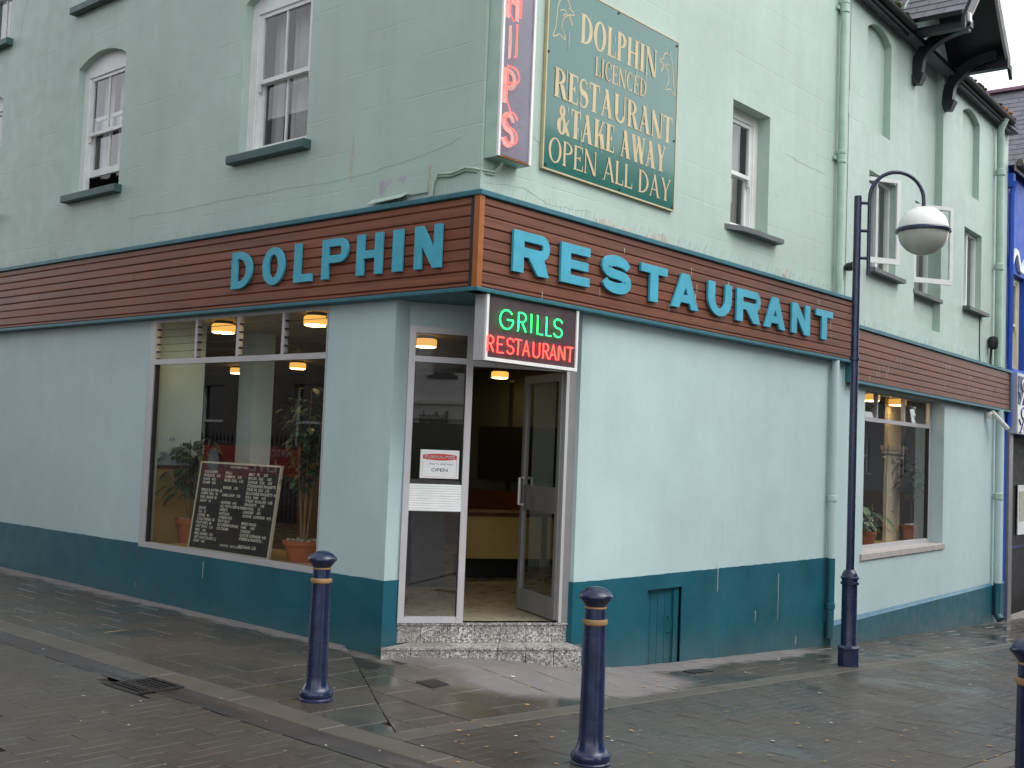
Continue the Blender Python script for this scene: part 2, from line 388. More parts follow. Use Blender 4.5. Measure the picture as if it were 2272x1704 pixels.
def put_text(mb, F, s, u, z, h, d, width=None, align='l', shear=0, bold=0, mirror=False):
    vs, fs = text_mesh(s, 2, shear, bold)
    if not vs: return
    x0 = min(v[0] for v in vs); x1 = max(v[0] for v in vs); sc = h/.69; sx = sc if width is None else width/(x1-x0)
    wd = (x1-x0)*sx; off = 0 if align == 'l' else (-wd/2 if align == 'c' else -wd)
    mb.add([F.p(u+off+(v[0]-x0)*sx, d, z+v[1]*sc) for v in vs], fs)

# ------------------------------------------------------------------ ground level
def sst(t): t = max(0, min(1, t)); return t*t*(3-2*t)
def gz(x, y):
    zl = .0254 + .008*max(-6, min(y, 14))
    q = 6*(min(x, 30)+1.463); sp = q if q > 30 else log1p(exp(q))
    zr = .015 - .054*sp/6
    s = sst((y+.9)/1.4)*(1-sst((x-.5)/1.8))
    return zr*(1-s) + zl*s
def gp(x, y, h=0): return Vector((x, y, gz(x, y)+h))
def ground_hit(x, y, h=0):
    d = ray(x, y); lo, hi = .5, 80
    for _ in range(60):
        m = (lo+hi)/2; P = CAM+d*m
        if P.z > gz(P.x, P.y)+h: lo = m
        else: hi = m
    return P

# ================================================================== THE GROUND
def sheet(name, mat, xs, ys, h, keep=None):
    mb = MB(); n = len(ys); mb.v = [tuple(gp(x, y, h)) for x in xs for y in ys]
    for i in range(len(xs)-1):
        for j in range(n-1):
            if keep and not keep((xs[i]+xs[i+1])/2, (ys[j]+ys[j+1])/2): continue
            mb.f.append((i*n+j, (i+1)*n+j, (i+1)*n+j+1, i*n+j+1)); mb.mi.append(0)
    return mb.build(name, mat, kind='structure', smooth=True)
def rng(a, b, s): n = max(1, int(round((b-a)/s))); return [a+(b-a)*i/n for i in range(n+1)]
XS = [-250, -120, -60, -40, -30, -25] + rng(-20, 20, .5) + [25, 30, 40, 60, 120, 250]
YS = [-250, -120, -60, -40, -30, -25] + rng(-20, 20, .5) + [25, 30, 40, 60, 120, 250]
road = sheet('road', 'road_far', XS, YS, -.024)
PX0, PY0 = -1.56, -.86                       # outer edges of the two pavements
pave = sheet('pavement', 'joint_dark', rng(PX0, 15, .4), rng(PY0, 15, .4), -.020, lambda x, y: not (x > .6 and y > 1.2) and (x < .3 or y < 1.3))

def clip(poly, a, b, c):                      # keep a*x+b*y<=c
    out = []
    for i in range(len(poly)):
        p, q = poly[i], poly[(i+1) % len(poly)]; fp = a*p[0]+b*p[1]-c; fq = a*q[0]+b*q[1]-c
        if fp <= 0: out.append(p)
        if fp*fq < 0: t = fp/(fp-fq); out.append((p[0]+t*(q[0]-p[0]), p[1]+t*(q[1]-p[1])))
    return out
def area(p): return abs(sum(p[i][0]*p[(i+1) % len(p)][1]-p[(i+1) % len(p)][0]*p[i][1] for i in range(len(p))))/2
def inset(poly, g):
    cx = sum(p[0] for p in poly)/len(poly); cy = sum(p[1] for p in poly)/len(poly); out = []
    for x, y in poly:
        dx, dy = x-cx, y-cy; l = sqrt(dx*dx+dy*dy)
        out.append((x-g*(1 if dx > 0 else -1)*min(1, abs(dx)/(l*.3+1e-6)), y-g*(1 if dy > 0 else -1)*min(1, abs(dy)/(l*.3+1e-6))))
    return out
def ccw(p):
    s = sum(p[i][0]*p[(i+1) % len(p)][1]-p[(i+1) % len(p)][0]*p[i][1] for i in range(len(p)))
    return p if s > 0 else p[::-1]
def piece(mb, poly, h, t, j=0.0, ch=.004):     # a paving unit: flat top with a small arris, sides down to the bed
    poly = ccw(poly); tx, ty = random.uniform(-j, j), random.uniform(-j, j); cx, cy = poly[0]
    T = [gp(x, y, h+(x-cx)*tx+(y-cy)*ty) for x, y in inset(poly, ch)]; S = [gp(x, y, h-ch+(x-cx)*tx+(y-cy)*ty) for x, y in poly]; B = [gp(x, y, h-t) for x, y in poly]
    n = len(poly); vs = T+S+B
    fs = [tuple(range(n))] + [(n+i, n+(i+1) % n, (i+1) % n, i) for i in range(n)] + [(2*n+i, 2*n+(i+1) % n, n+(i+1) % n, n+i) for i in range(n)]
    mb.add(vs, fs)
# mitre where the two pavements meet at the corner
ML0, ML1 = Vector((-.351, .742)), Vector((-1.385, -.77)); md = (ML1-ML0).normalized(); mn = Vector((-md.y, md.x))    # left pavement on one side
if mn.dot(Vector((-1.4, 3))-ML0) > 0: mn = -mn                      # left pavement: mn.p <= mc
mc = mn.dot(ML0)
slabs = []
gap = .0035
for j in range(-4, 30):                                             # left pavement, courses across, half bond
    ya = .185 + .4*j
    for i in range(-1, 6):
        xa = PX0 + .4*i - (.2 if j % 2 else 0) + .0
        p = [(max(xa, PX0)+gap, ya+gap), (min(xa+.4, .1)-gap, ya+gap), (min(xa+.4, .1)-gap, ya+.4-gap), (max(xa, PX0)+gap, ya+.4-gap)]
        if p[1][0]-p[0][0] < .04 or ya > 11: continue
        p = clip(p, mn.x, mn.y, mc-gap)
        p = clip(p, -1, 0, 1.56) if p else p
        if len(p) > 2 and area(p) > .006: slabs.append(p)
for i in range(-5, 40):                                             # right pavement
    xa = -1.6 + .4*i
    for j in range(-1, 4):
        ya = PY0 + .4*j - (.2 if i % 2 else 0)
        yt = 1.0 if xa < 1.4 else .1 + max(0, (xa-6.5))*.062
        p = [(xa+gap, max(ya, PY0)+gap), (xa+.4-gap, max(ya, PY0)+gap), (xa+.4-gap, min(ya+.4, yt)-gap), (xa+gap, min(ya+.4, yt)-gap)]
        if p[2][1]-p[1][1] < .04: continue
        p = clip(p, -mn.x, -mn.y, -mc-gap)
        if len(p) > 2 and area(p) > .006: slabs.append(p)
for p in slabs:
    mb = MB(); piece(mb, p, random.uniform(-.0015, .0015), .03, .004); mb.build('paving_slab', 'slab_wet', pave)
# granite edging strips, dished gutter channel
kerb = sheet('kerb_bed', 'joint_dark', rng(-1.985, PX0, .1), rng(-14, 15, .4), -.022)
kerb2 = sheet('kerb_bed', 'joint_dark', rng(PX0+.002, 15, .4), [PY0-.175, PY0-.09, PY0-.002], -.023)
for k in range(-14, 13):
    mb = MB(); piece(mb, [(-1.772, .35+.9*k), (PX0-.006, .35+.9*k), (PX0-.006, 1.244+.9*k), (-1.772, 1.244+.9*k)], .002, .03, .002, .006); mb.build('kerb_stone', 'granite_kerb', kerb)
for k in range(0, 18):
    x0 = -1.55+.9*k; mb = MB(); piece(mb, [(x0, PY0-.165), (x0+.894, PY0-.165), (x0+.894, PY0-.006), (x0, PY0-.006)], .002, .03, .002, .006); mb.build('kerb_stone', 'granite_kerb', kerb2)
mb = MB(); ys = rng(-14, 15, .5); prof = [(-1.775, -.004), (-1.80, -.009), (-1.83, -.013), (-1.87, -.014), (-1.91, -.010), (-1.945, -.003), (-1.975, -.0005), (-1.993, -.0005)]
for y in ys: mb.v += [tuple(gp(x, y, h)) for x, h in prof]
m_ = len(prof); mb.f = [(i*m_+k, i*m_+k+1, (i+1)*m_+k+1, (i+1)*m_+k) for i in range(len(ys)-1) for k in range(m_-1)]; mb.mi = [0]*len(mb.f)
mb.build('gutter_channel', 'channel_wet', kind='structure', smooth=True)
# second granite strip on the far side of the right-hand lane, pale paving beyond it
strip2 = [(-.1, -3.30), (12, -3.30), (12, -3.46), (-.1, -3.46)]
kerb3 = sheet('kerb_bed', 'joint_dark', rng(-1.2, 14, .4), [-3.47, -3.38, -3.29], -.020)
for k in range(0, 15):
    x0 = -1.15+.9*k; mb = MB(); piece(mb, [(x0, -3.462), (x0+.894, -3.462), (x0+.894, -3.305), (x0, -3.305)], .002, .03, .002, .006); mb.build('kerb_stone', 'granite_kerb', kerb3)

# herringbone block paving of the carriageway: blocks near the camera one by one, the rest joined
blocks = []
def hb(x0, x1, y0, y1):
    s = .1; g = .0013
    for j in range(int(y0/s)-3, int(y1/s)+3):
        for i in range(int(x0/s/4)-60, int(x1/s/4)+60):
            for (bx, by, bw, bh) in ((j+4*i, j, 2, 1), (j-1+4*i, j, 1, 2)):
                xa, ya, xb, yb = max(x0, bx*s+g), max(y0, by*s+g), min(x1, (bx+bw)*s-g), min(y1, (by+bh)*s-g)
                if xb-xa < .015 or yb-ya < .015: continue
                yield [(xa, ya), (xb, ya), (xb, yb), (xa, yb)]
def in_view(x, y):
    X, Y = px(gp(x, y)); return -60 < X < 2340 and 700 < Y < 1790
DRAIN = (-2.135, -1.765, .845, 1.225)
for p in hb(-7.0, -1.9945, -6.0, 9.0):
    cx, cy = p[0][0], p[0][1]
    if not in_view(cx, cy): continue
    if DRAIN[0]-.2 < cx < DRAIN[1] and DRAIN[2]-.2 < cy < DRAIN[3]:
        q = [(min(v[0], DRAIN[0]) if p[0][1] < DRAIN[3] and p[2][1] > DRAIN[2] else v[0], v[1]) for v in p]
        if q[1][0]-q[0][0] < .012: continue
        p = q
    blocks.append(((Vector((cx, cy, 0))-Vector((CAM.x, CAM.y, 0))).length, p))
for p in hb(-1.55, 13.0, -3.29, PY0-.17):
    cx, cy = p[0][0], p[0][1]
    if in_view(cx, cy): blocks.append(((Vector((cx, cy, 0))-Vector((CAM.x, CAM.y, 0))).length, p))
for p in hb(-1.9, 8.0, -7.0, -3.47):
    cx, cy = p[0][0], p[0][1]
    if in_view(cx, cy): blocks.append(((Vector((cx, cy, 0))-Vector((CAM.x, CAM.y, 0))).length, p))
blocks.sort(key=lambda b: b[0])
rest = MB()
for k, (d, p) in enumerate(blocks):
    hh = random.uniform(-.002, .0008)
    if k < 300:
        mb = MB(); piece(mb, p, hh, .03, .0045, .0015); mb.build('paving_block', 'block_wet', road)
    else: piece(rest, p, hh, .03, .0045, .0015)
rest.build('paving_blocks', 'block_wet', road, kind='stuff')

# gully grate, covers, litter
g0 = gp(-1.95, 1.03)
t = thing('drain_grate', 'black cast iron gully grate set beside the gutter channel', 'drain', g0)
mb = MB(); x0, x1, y0, y1 = DRAIN
for (a, b, c, d) in ((x0, x1, y0, y0+.03), (x0, x1, y1-.03, y1), (x0, x0+.03, y0+.03, y1-.03), (x1-.03, x1, y0+.03, y1-.03)):
    mb.prism([gp(a, c, -.05), gp(b, c, -.05), gp(b, d, -.05), gp(a, d, -.05)], [gp(a, c, .004), gp(b, c, .004), gp(b, d, .004), gp(a, d, .004)])
mb.build('frame', 'cover_iron', t)
for k in range(8):
    xa = x0+.038+k*.038; mb = MB(); mb.prism([gp(xa, y0+.03, -.03), gp(xa+.018, y0+.03, -.03), gp(xa+.018, y1-.03, -.03), gp(xa, y1-.03, -.03)], [gp(xa, y0+.03, 0), gp(xa+.018, y0+.03, 0), gp(xa+.018, y1-.03, 0), gp(xa, y1-.03, 0)]); mb.build('bar', 'cover_iron', t)
mb = MB(); mb.poly([gp(x0, y0, -.045), gp(x1, y0, -.045), gp(x1, y1, -.045), gp(x0, y1, -.045)]); mb.build('pit', 'near_black', t)
mb = MB(); mb.prism([gp(-.375, -.09, .001), gp(-.195, -.08, .001), gp(-.19, .07, .001), gp(-.375, .08, .001)], [gp(-.375, -.09, .006), gp(-.195, -.08, .006), gp(-.19, .07, .006), gp(-.375, .08, .006)])
mb.build('stopcock_cover', 'cover_iron', None, label='small square iron stopcock cover in the paving before the steps', cat='cover')
q = ground_hit(1512+100/2.9105, 1134+1038/2.9105)
mb = MB(); mb.prism([gp(q.x-.12, q.y-.05, .001), gp(q.x+.2, q.y-.05, .001), gp(q.x+.2, q.y+.07, .001), gp(q.x-.12, q.y+.07, .001)], [gp(q.x-.12, q.y-.05, .006), gp(q.x+.2, q.y-.05, .006), gp(q.x+.2, q.y+.07, .006), gp(q.x-.12, q.y+.07, .006)])
mb.build('inspection_cover', 'cover_iron', None, label='oblong dark cover in the pavement near the low hatch', cat='cover')
mb = MB()
for k in range(400):
    X = random.uniform(0, 2272); Y = random.uniform(1300, 1700); P = ground_hit(X, Y)
    if P.y > -.1 and P.x > -.05: continue
    mb.cur = 0
    if X > 1000 and Y > 1480: mb.cur = random.choice((0, 1, 1, 1, 1, 1))
    if random.random() < .015: mb.cur = 2
    if X < 1000 and random.random() < .72: continue
    a = random.uniform(0, pi); l = random.uniform(.004, .011) if X < 1000 else random.uniform(.007, .019); wd = l*(random.uniform(.25, .6) if X < 1000 else random.uniform(.5, .9)); ca, sa = cos(a), sin(a)
    mb.poly([gp(P.x+dx*ca-dy*sa, P.y+dx*sa+dy*ca, .006+random.uniform(0, .002)) for dx, dy in ((-l, -wd), (l*.7, -wd), (l, wd*.6), (-l*.6, wd))])
mb.build('litter', ['litter_white', 'litter_ochre', 'litter_orange'], kind='stuff', label='scattered scraps, gum and fallen petals on the paving', cat='litter')

# ================================================================== THE CORNER BUILDING
def wall(mb, F, ua, ub, za, zb, ops=()):
    us = sorted({ua, ub} | {v for o in ops for v in o[:2] if ua < v < ub}); zs = sorted({za, zb} | {v for o in ops for v in o[2:4] if za < v < zb})
    # refine big cells a little so the sheet is not made of huge faces
    for i in range(len(us)-1):
        for j in range(len(zs)-1):
            uc, zc = (us[i]+us[i+1])/2, (zs[j]+zs[j+1])/2
            if any(o[0] < uc < o[1] and o[2] < zc < o[3] for o in ops): continue
            mb.add([F.p(us[i], 0, zs[j]), F.p(us[i+1], 0, zs[j]), F.p(us[i+1], 0, zs[j+1]), F.p(us[i], 0, zs[j+1])], [(0, 1, 2, 3)])
    for o in ops:
        a, b, c, d, dep = o[:5]
        for q in (((a, c), (a, d)), ((b, d), (b, c)), ((a, d), (b, d)), ((b, c), (a, c))):
            (p0, q0), (p1, q1) = q
            mb.add([F.p(p0, 0, q0), F.p(p1, 0, q1), F.p(p1, dep, q1), F.p(p0, dep, q0)], [(0, 1, 2, 3)])
        if len(o) > 5 and o[5]:                       # segmental arch: fill the spandrels
            rise = o[5]; n = 10; w_ = b-a; R = (w_*w_/4+rise*rise)/(2*rise)
            for k in range(n):
                ka, kb = a+w_*k/n, a+w_*(k+1)/n
                f = lambda u: d-rise+sqrt(R*R-(u-(a+b)/2)**2)-(R-rise)
                za_, zb_ = f(ka), f(kb)
                mb.add([F.p(ka, .001, za_), F.p(kb, .001, zb_), F.p(kb, .001, d), F.p(ka, .001, d)], [(0, 1, 2, 3)])
                mb.add([F.p(ka, .001, za_), F.p(kb, .001, zb_), F.p(kb, dep, zb_), F.p(ka, dep, za_)], [(3, 2, 1, 0)])
        if len(o) > 6 and o[6]:                       # blind recess: close the back
            mb.add([F.p(a, dep, c), F.p(b, dep, c), F.p(b, dep, d), F.p(a, dep, d)], [(0, 1, 2, 3)])
bld = thing('restaurant_building', 'pale green painted corner restaurant building with teal plinth and recessed corner doorway', 'building', (.1, .1, 0))
LW = [(2.755, 4.36, 5.97, 0), (5.94, 4.36, 5.95, .19), (8.84, 4.36, 5.95, 0), (2.755, 6.55, 8.15, 0), (6.0, 6.55, 8.15, 0), (8.74, 6.55, 8.15, 0)]
ops = [(-(y+.51), -(y-.51), za, zb, .09, .13) for y, za, zb, r in LW]
mb = MB(); wall(mb, FL, -14, -.1, 2.90, 9.6, ops + [(-(11.9+.51), -(11.9-.51), 4.36, 5.95, .13, .13)]); mb.build('wall', 'mint_masonry', bld, label='upper wall with three sash windows to a floor')
mb = MB(); wall(mb, FR, .1, 6.45, 2.90, 9.6, [(3.79, 4.56, 4.04, 5.33, .15)])
mb.box(FR, 6.45, 6.46, 0, 8, 2.9, 9.6); mb.build('wall', 'mint_masonry', bld, label='upper wall with the big green sign and one narrow sash')
# the corner of the upper wall is at (.1,.1): trim the right wall's overlap
mb = MB(); wall(mb, FL, -14, -.9734, -.4, 2.95, [(-4.62, -1.81, .576, 2.86, .16)])
mb.poly([FL.p(-.9734, 0, -.4), Vector((.262, .9734, -.4)), Vector((.262, .9734, 2.95)), FL.p(-.9734, 0, 2.95)])
mb.build('wall', 'aqua_masonry', bld, label='lower wall around the shop window')
mb = MB(); wall(mb, FR, 1.574, 6.55, -.8, 2.95, [(2.52, 3.09, -.8, .468, .07)])
mb.poly([Vector((1.462, .122, -.4)), Vector((1.574, .1, -.4)), Vector((1.574, .1, 2.95)), Vector((1.462, .122, 2.95))])
mb.poly([Vector((1.462, .19, -.4)), Vector((1.462, .122, -.4)), Vector((1.462, .122, 2.95)), Vector((1.462, .19, 2.95))])
mb.build('wall', 'aqua_masonry', bld, label='blank lower wall with a low hatch')
# plinths, the paint line a little uneven
def wavy(mb, F, ua, ub, za, zb, d0, d1, amp=.0028):
    n = max(2, int((ub-ua)/.06)); top = [(ub-(ub-ua)*i/n, zb+random.uniform(-amp, amp)) for i in range(n+1)]; mb.fprism(F, [(ua, za), (ub, za)]+top, d0, d1)
mb = MB(); wavy(mb, FL, -14, -4.625, -.4, .606, -.010, .05); mb.box(FL, -4.625, -1.80, -.010, .05, -.4, .574); wavy(mb, FL, -1.80, -.990, -.4, .606, -.010, .05)
mb.prism([Vector((.0905, .9636, -.4)), Vector((.262, .9636, -.4)), Vector((.262, .99, -.4)), Vector((.0905, .99, -.4))], [Vector((.0905, .9636, .6055)), Vector((.262, .9636, .6055)), Vector((.262, .99, .6055)), Vector((.0905, .99, .6055))])
mb.build('plinth', 'teal_plinth', bld)
mb = MB(); wavy(mb, FR, 1.578, 2.52, -.8, .603, -.010, .05); wavy(mb, FR, 2.52, 3.09, .468, .603, -.010, .05); wavy(mb, FR, 3.09, 6.17, -.8, .603, -.010, .05)
mb.prism([Vector((1.452, .116, -.4)), Vector((1.577, .0905, -.4)), Vector((1.577, .15, -.4)), Vector((1.452, .19, -.4))], [Vector((1.452, .116, .603)), Vector((1.577, .0905, .603)), Vector((1.577, .15, .603)), Vector((1.452, .19, .603))])
mb.build('plinth', 'teal_plinth', bld)
hatch = MB(); hatch.box(FR, 2.525, 3.005, .045, .065, -.8, .462); hatch = hatch.build('hatch_door', 'teal_plinth', bld)
mb = MB(); mb.box(FR, 3.005, 3.088, .02, .06, -.8, .462); mb.build('frame', 'teal_plinth', hatch)
for k in range(1, 4):
    mb = MB(); mb.box(FR, 2.525+k*.12, 2.528+k*.12, .0435, .05, -.8, .462); mb.build('board_joint', 'near_black', hatch)
mb = MB(); mb.tube([FR.p(2.94, .045, .20), FR.p(2.94, .012, .19), FR.p(2.945, .006, .12), FR.p(2.94, .012, .05), FR.p(2.94, .045, .04)], .007, 6); mb.build('handle', 'teal_plinth', hatch)
mb = MB(); mb.box(FW, -.0, 6.45, 14, 14.05, 0, 9.6); mb.box(FW, .1, 6.45, .1, 14, 9.55, 9.65); mb.build('roof', 'slate_roof', bld)
# soffit under the fascia at the corner
mb = MB(); mb.poly([Vector((.0, .0, 2.868)), Vector((1.6, .0, 2.868)), Vector((1.6, .3, 2.868)), Vector((.3, 1.1, 2.868)), Vector((0, 1.1, 2.868))][::-1]); mb.build('soffit', 'trim_blue', bld)

# ---- sash windows
def sash_window(F, ua, ub, za, zb, parent, dep=.13, raised=0, arch=.13, two=True, sill='sill_green', sillw=.09, jamb=.10, narrow=False):
    d0 = dep-.005; mb = MB(); j = jamb
    mb.box(F, ua, ua+j, d0, d0+.06, za, zb); mb.box(F, ub-j, ub, d0, d0+.06, za, zb); mb.box(F, ua+j, ub-j, d0, d0+.06, zb-arch-.10, zb)
    mb.box(F, ua+j, ub-j, d0+.002, d0+.06, za, za+.035)
    mb.box(F, ua+j, ua+j+.018, d0+.012, d0+.06, za+.035, zb-arch-.10); mb.box(F, ub-j-.018, ub-j, d0+.012, d0+.06, za+.035, zb-arch-.10)
    fr = mb.build('window', 'white_paint', parent)
    gl, gr = ua+j+.018, ub-j-.018; zt = zb-arch-.10; zbm = za+.035; zm = (zt+zbm)/2+.01
    def sash(name, z0, z1, d, bot):
        mb = MB(); s = .042
        mb.box(F, gl, gl+s, d, d+.035, z0, z1); mb.box(F, gr-s, gr, d, d+.035, z0, z1); mb.box(F, gl+s, gr-s, d, d+.035, z0, z0+bot); mb.box(F, gl+s, gr-s, d, d+.035, z1-.04, z1)
        if d < d0+.05:
            for u in (gl, gr-.03): mb.add([F.p(u, d, z0), F.p(u+.03, d, z0), F.p(u+.026, d+.004, z0-.07), F.p(u+.004, d+.004, z0-.07), F.p(u, d+.03, z0), F.p(u+.03, d+.03, z0), F.p(u+.026, d+.026, z0-.07), F.p(u+.004, d+.026, z0-.07)], [(0, 3, 2, 1), (0, 1, 5, 4), (1, 2, 6, 5), (2, 3, 7, 6), (3, 0, 4, 7), (4, 5, 6, 7)])
        mb.build('sash', 'white_paint', fr)
        cells = [(gl+s, (gl+gr)/2-.009), ((gl+gr)/2+.009, gr-s)] if two else [(gl+s, gr-s)]
        if two:
            mb = MB(); mb.box(F, (gl+gr)/2-.009, (gl+gr)/2+.009, d+.006, d+.03, z0+bot, z1-.04); mb.build('glazing_bar', 'white_paint', fr)
        for a, b in cells:
            mb = MB(); mb.poly([F.p(a, d+.018, z0+bot), F.p(b, d+.018, z0+bot), F.p(b, d+.018, z1-.04), F.p(a, d+.018, z1-.04)]); mb.build('pane', 'glass_up', fr)
    sash('upper', zm-.02, zt, d0+.016, .04)
    sash('lower', zbm+raised, zm+.022+raised*.9, d0+.056, .075)
    # net curtain with soft folds, and a dim room behind
    mb = MB(); n = 26; ph = random.uniform(0, 6)
    P = []
    for i in range(n+1):
        u = gl-.02+(gr-gl+.04)*i/n; dd = d0+.19+.018*sin(i*1.25+ph)+.012*sin(i*.47+ph*2)
        P.append((u, dd))
    zc = zbm+raised*.9+.02
    mb.add([F.p(u, dd, z) for u, dd in P for z in (zc, zt+.05)], [(2*i, 2*i+2, 2*i+3, 2*i+1) for i in range(n) if not (n*.30 < i < n*.36)])
    mb.build('curtain', 'net_curtain', fr)
    mb = MB(); mb.box(F, ua-.1, ub+.1, d0+.065, d0+.9, za-.1, zb+.1, skip=('front',)); mb.build('room', 'interior_brown', fr)
    if sill:
        mb = MB(); mb.bbox(F, ua-.07, ub+.07, -sillw, dep, za-.085, za-.002, .008); mb.build('sill', sill, fr)
    return fr
for y, za, zb, r in LW: sash_window(FL, -(y+.51), -(y-.51), za, zb, bld, dep=.09, raised=r)
wn = sash_window(FR, 3.79, 4.56, 4.04, 5.33, bld, dep=.15, arch=.0, two=False, sill=None, jamb=.09)
mb = MB(); pts = [(3.68, .0), (3.9, -.10), (4.2, -.115), (4.5, -.10), (4.74, -.105), (4.76, .0)]
mb.prism([FR.p(u, d, 3.985) for u, d in pts]+[FR.p(4.56, .15, 3.985), FR.p(3.79, .15, 3.985)], [FR.p(u, d, 4.035) for u, d in pts]+[FR.p(4.56, .15, 4.035), FR.p(3.79, .15, 4.035)]); mb.build('sill', 'slate_sill', wn)

# ---- shop window in the left wall
SU0, SU1 = -4.61, -1.815
mb = MB(); f = .045
mb.box(FL, SU0, SU0+.10, -.004, .05, .576, 2.86); mb.box(FL, SU1-.012, SU1, -.004, .05, .576, 2.86); mb.box(FL, SU0+.10, SU1-.012, -.004, .06, .576, .628); mb.box(FL, SU0+.10, SU1-.012, .0, .05, 2.83, 2.86)
sw = mb.build('shop_window', 'aluminium', bld)
mb = MB(); mb.box(FL, SU0+.10, SU1-.012, -.006, .055, 2.406, 2.458); mb.build('transom', 'aluminium', sw)
for u in (-3.80, -3.12, -2.44):
    mb = MB(); mb.box(FL, u-.018, u+.018, .0, .05, 2.458, 2.83); mb.build('mullion', 'aluminium', sw)
mb = MB(); mb.box(FL, SU0+.115, SU0+.128, .004, .05, .628, 2.406); mb.build('gasket', 'dark_rubber', sw)
mb = MB(); mb.poly([FL.p(SU0+.10, .022, .628), FL.p(SU1-.012, .022, .628), FL.p(SU1-.012, .022, 2.406), FL.p(SU0+.10, .022, 2.406)]); mb.build('pane', 'glass', sw)
edges = [SU0+.10, -3.80, -3.12, -2.44, SU1-.012]
for a in range(4):
    ua, ub = edges[a]+.02, edges[a+1]-.02
    for k in range(5):
        z0 = 2.462+k*.074; til = -.003 if a != 1 else (-.012, -.03, -.034, -.03, -.01)[k]
        mb = MB(); mb.prism([FL.p(ua, .018-til*.1, z0), FL.p(ub, .018-til*.1, z0), FL.p(ub, .024-til*.1, z0), FL.p(ua, .024-til*.1, z0)], [FL.p(ua, .018+til, z0+.072), FL.p(ub, .018+til, z0+.072), FL.p(ub, .024+til, z0+.072), FL.p(ua, .024+til, z0+.072)])
        mb.cur = 1; mb.box(FL, ua, ub, .016-til*.1, .027-til*.1, z0-.0035, z0-.0004); mb.build('louvre', ['glass_thin', 'window_dark'], sw)
        mb = MB(); mb.box(FL, ua-.002, ua+.012, .004, .045, z0-.006, z0+.010); mb.box(FL, ub-.012, ub+.002, .004, .045, z0-.006, z0+.010); mb.build('louvre_clip', 'dark_rubber', sw)

# ---- corner doorway
mb = MB()
mb.box(FD, .0, .052, -.025, .035, .262, 2.67); mb.box(FD, .485, .54, -.028, .037, .262, 2.67); mb.box(FD, DW-.085, DW-.060, -.02, .04, .262, 2.67)
mb.box(FD, .052, .485, -.022, .032, 2.615, 2.67); mb.box(FD, .54, DW-.085, -.022, .032, 2.615, 2.67); mb.box(FD, .052, .485, -.024, .034, 2.378, 2.425); mb.box(FD, .54, DW-.085, -.024, .034, 2.365, 2.41)
mb.box(FD, .052, .485, -.022, .032, .262, .312);
df = mb.build('door_frame', 'aluminium', bld)
mb = MB(); mb.box(FD, DW-.0595, DW+.02, -.01, .04, .262, 2.67); mb.build('shaded_jamb', 'shaded_aluminium', df)  # right jamb, its shadow put into the darker metal colour
mb = MB(); mb.box(FD, -.05, DW+.05, .0, .04, 2.671, 2.866); mb.build('head_panel', 'aqua_masonry', df)
mb = MB()
for k in range(11): mb.bbox(FD, .052, .485, -.026, .02, 1.163+k*.0199, 1.163+(k+1)*.0199, .004)
mb.build('ribbed_panel', 'white_paint', df)
for za, zb in ((.312, 1.163), (1.382, 2.378), (2.425, 2.615)):
    mb = MB(); mb.poly([FD.p(.052, .004, za), FD.p(.485, .004, za), FD.p(.485, .004, zb), FD.p(.052, .004, zb)]); mb.build('pane', 'glass_door', df)
    mb = MB(); mb.box(FD, .052, .058, -.01, .01, za, zb); mb.box(FD, .479, .485, -.01, .01, za, zb); mb.build('gasket', 'dark_rubber', df)
mb = MB(); mb.poly([FD.p(.54, .004, 2.41), FD.p(DW-.085, .004, 2.41), FD.p(DW-.085, .004, 2.615), FD.p(.54, .004, 2.615)]); mb.build('pane', 'glass', df)
# the open leaf
hin = FD.p(1.352, .03, 0); th = radians(82); FLf = Fr(hin, FD_a := atan2((-FD.u*cos(th)+FD.d*sin(th)).y, (-FD.u*cos(th)+FD.d*sin(th)).x)); LWd = .79
mb = MB(); mb.box(FLf, 0, .055, -.022, .022, .275, 2.36); mb.box(FLf, LWd-.055, LWd, -.022, .022, .275, 2.36); mb.box(FLf, .055, LWd-.055, -.02, .02, .275, .455); mb.box(FLf, .055, LWd-.055, -.02, .02, 2.29, 2.36)
lf = mb.build('door', 'shaded_aluminium', bld, label='aluminium and glass door leaf standing open')  # leaf in the darkened aluminium, shadow included in the colour
mb = MB(); mb.box(FLf, .055, LWd-.055, -.018, .018, 1.16, 1.38); mb.build('push_panel', 'steel_grey', lf)
for za, zb in ((.455, 1.16), (1.38, 2.29)):
    mb = MB(); mb.poly([FLf.p(.055, 0, za), FLf.p(LWd-.055, 0, za), FLf.p(LWd-.055, 0, zb), FLf.p(.055, 0, zb)]); mb.build('pane', 'glass', lf)
for s in (-1, 1):
    mb = MB(); mb.tube([FLf.p(LWd-.06, s*.02, 1.20), FLf.p(LWd-.06, s*.06, 1.20), FLf.p(LWd-.06, s*.06, 1.44), FLf.p(LWd-.06, s*.02, 1.44)], .014, 8); mb.build('handle', 'aluminium', lf)

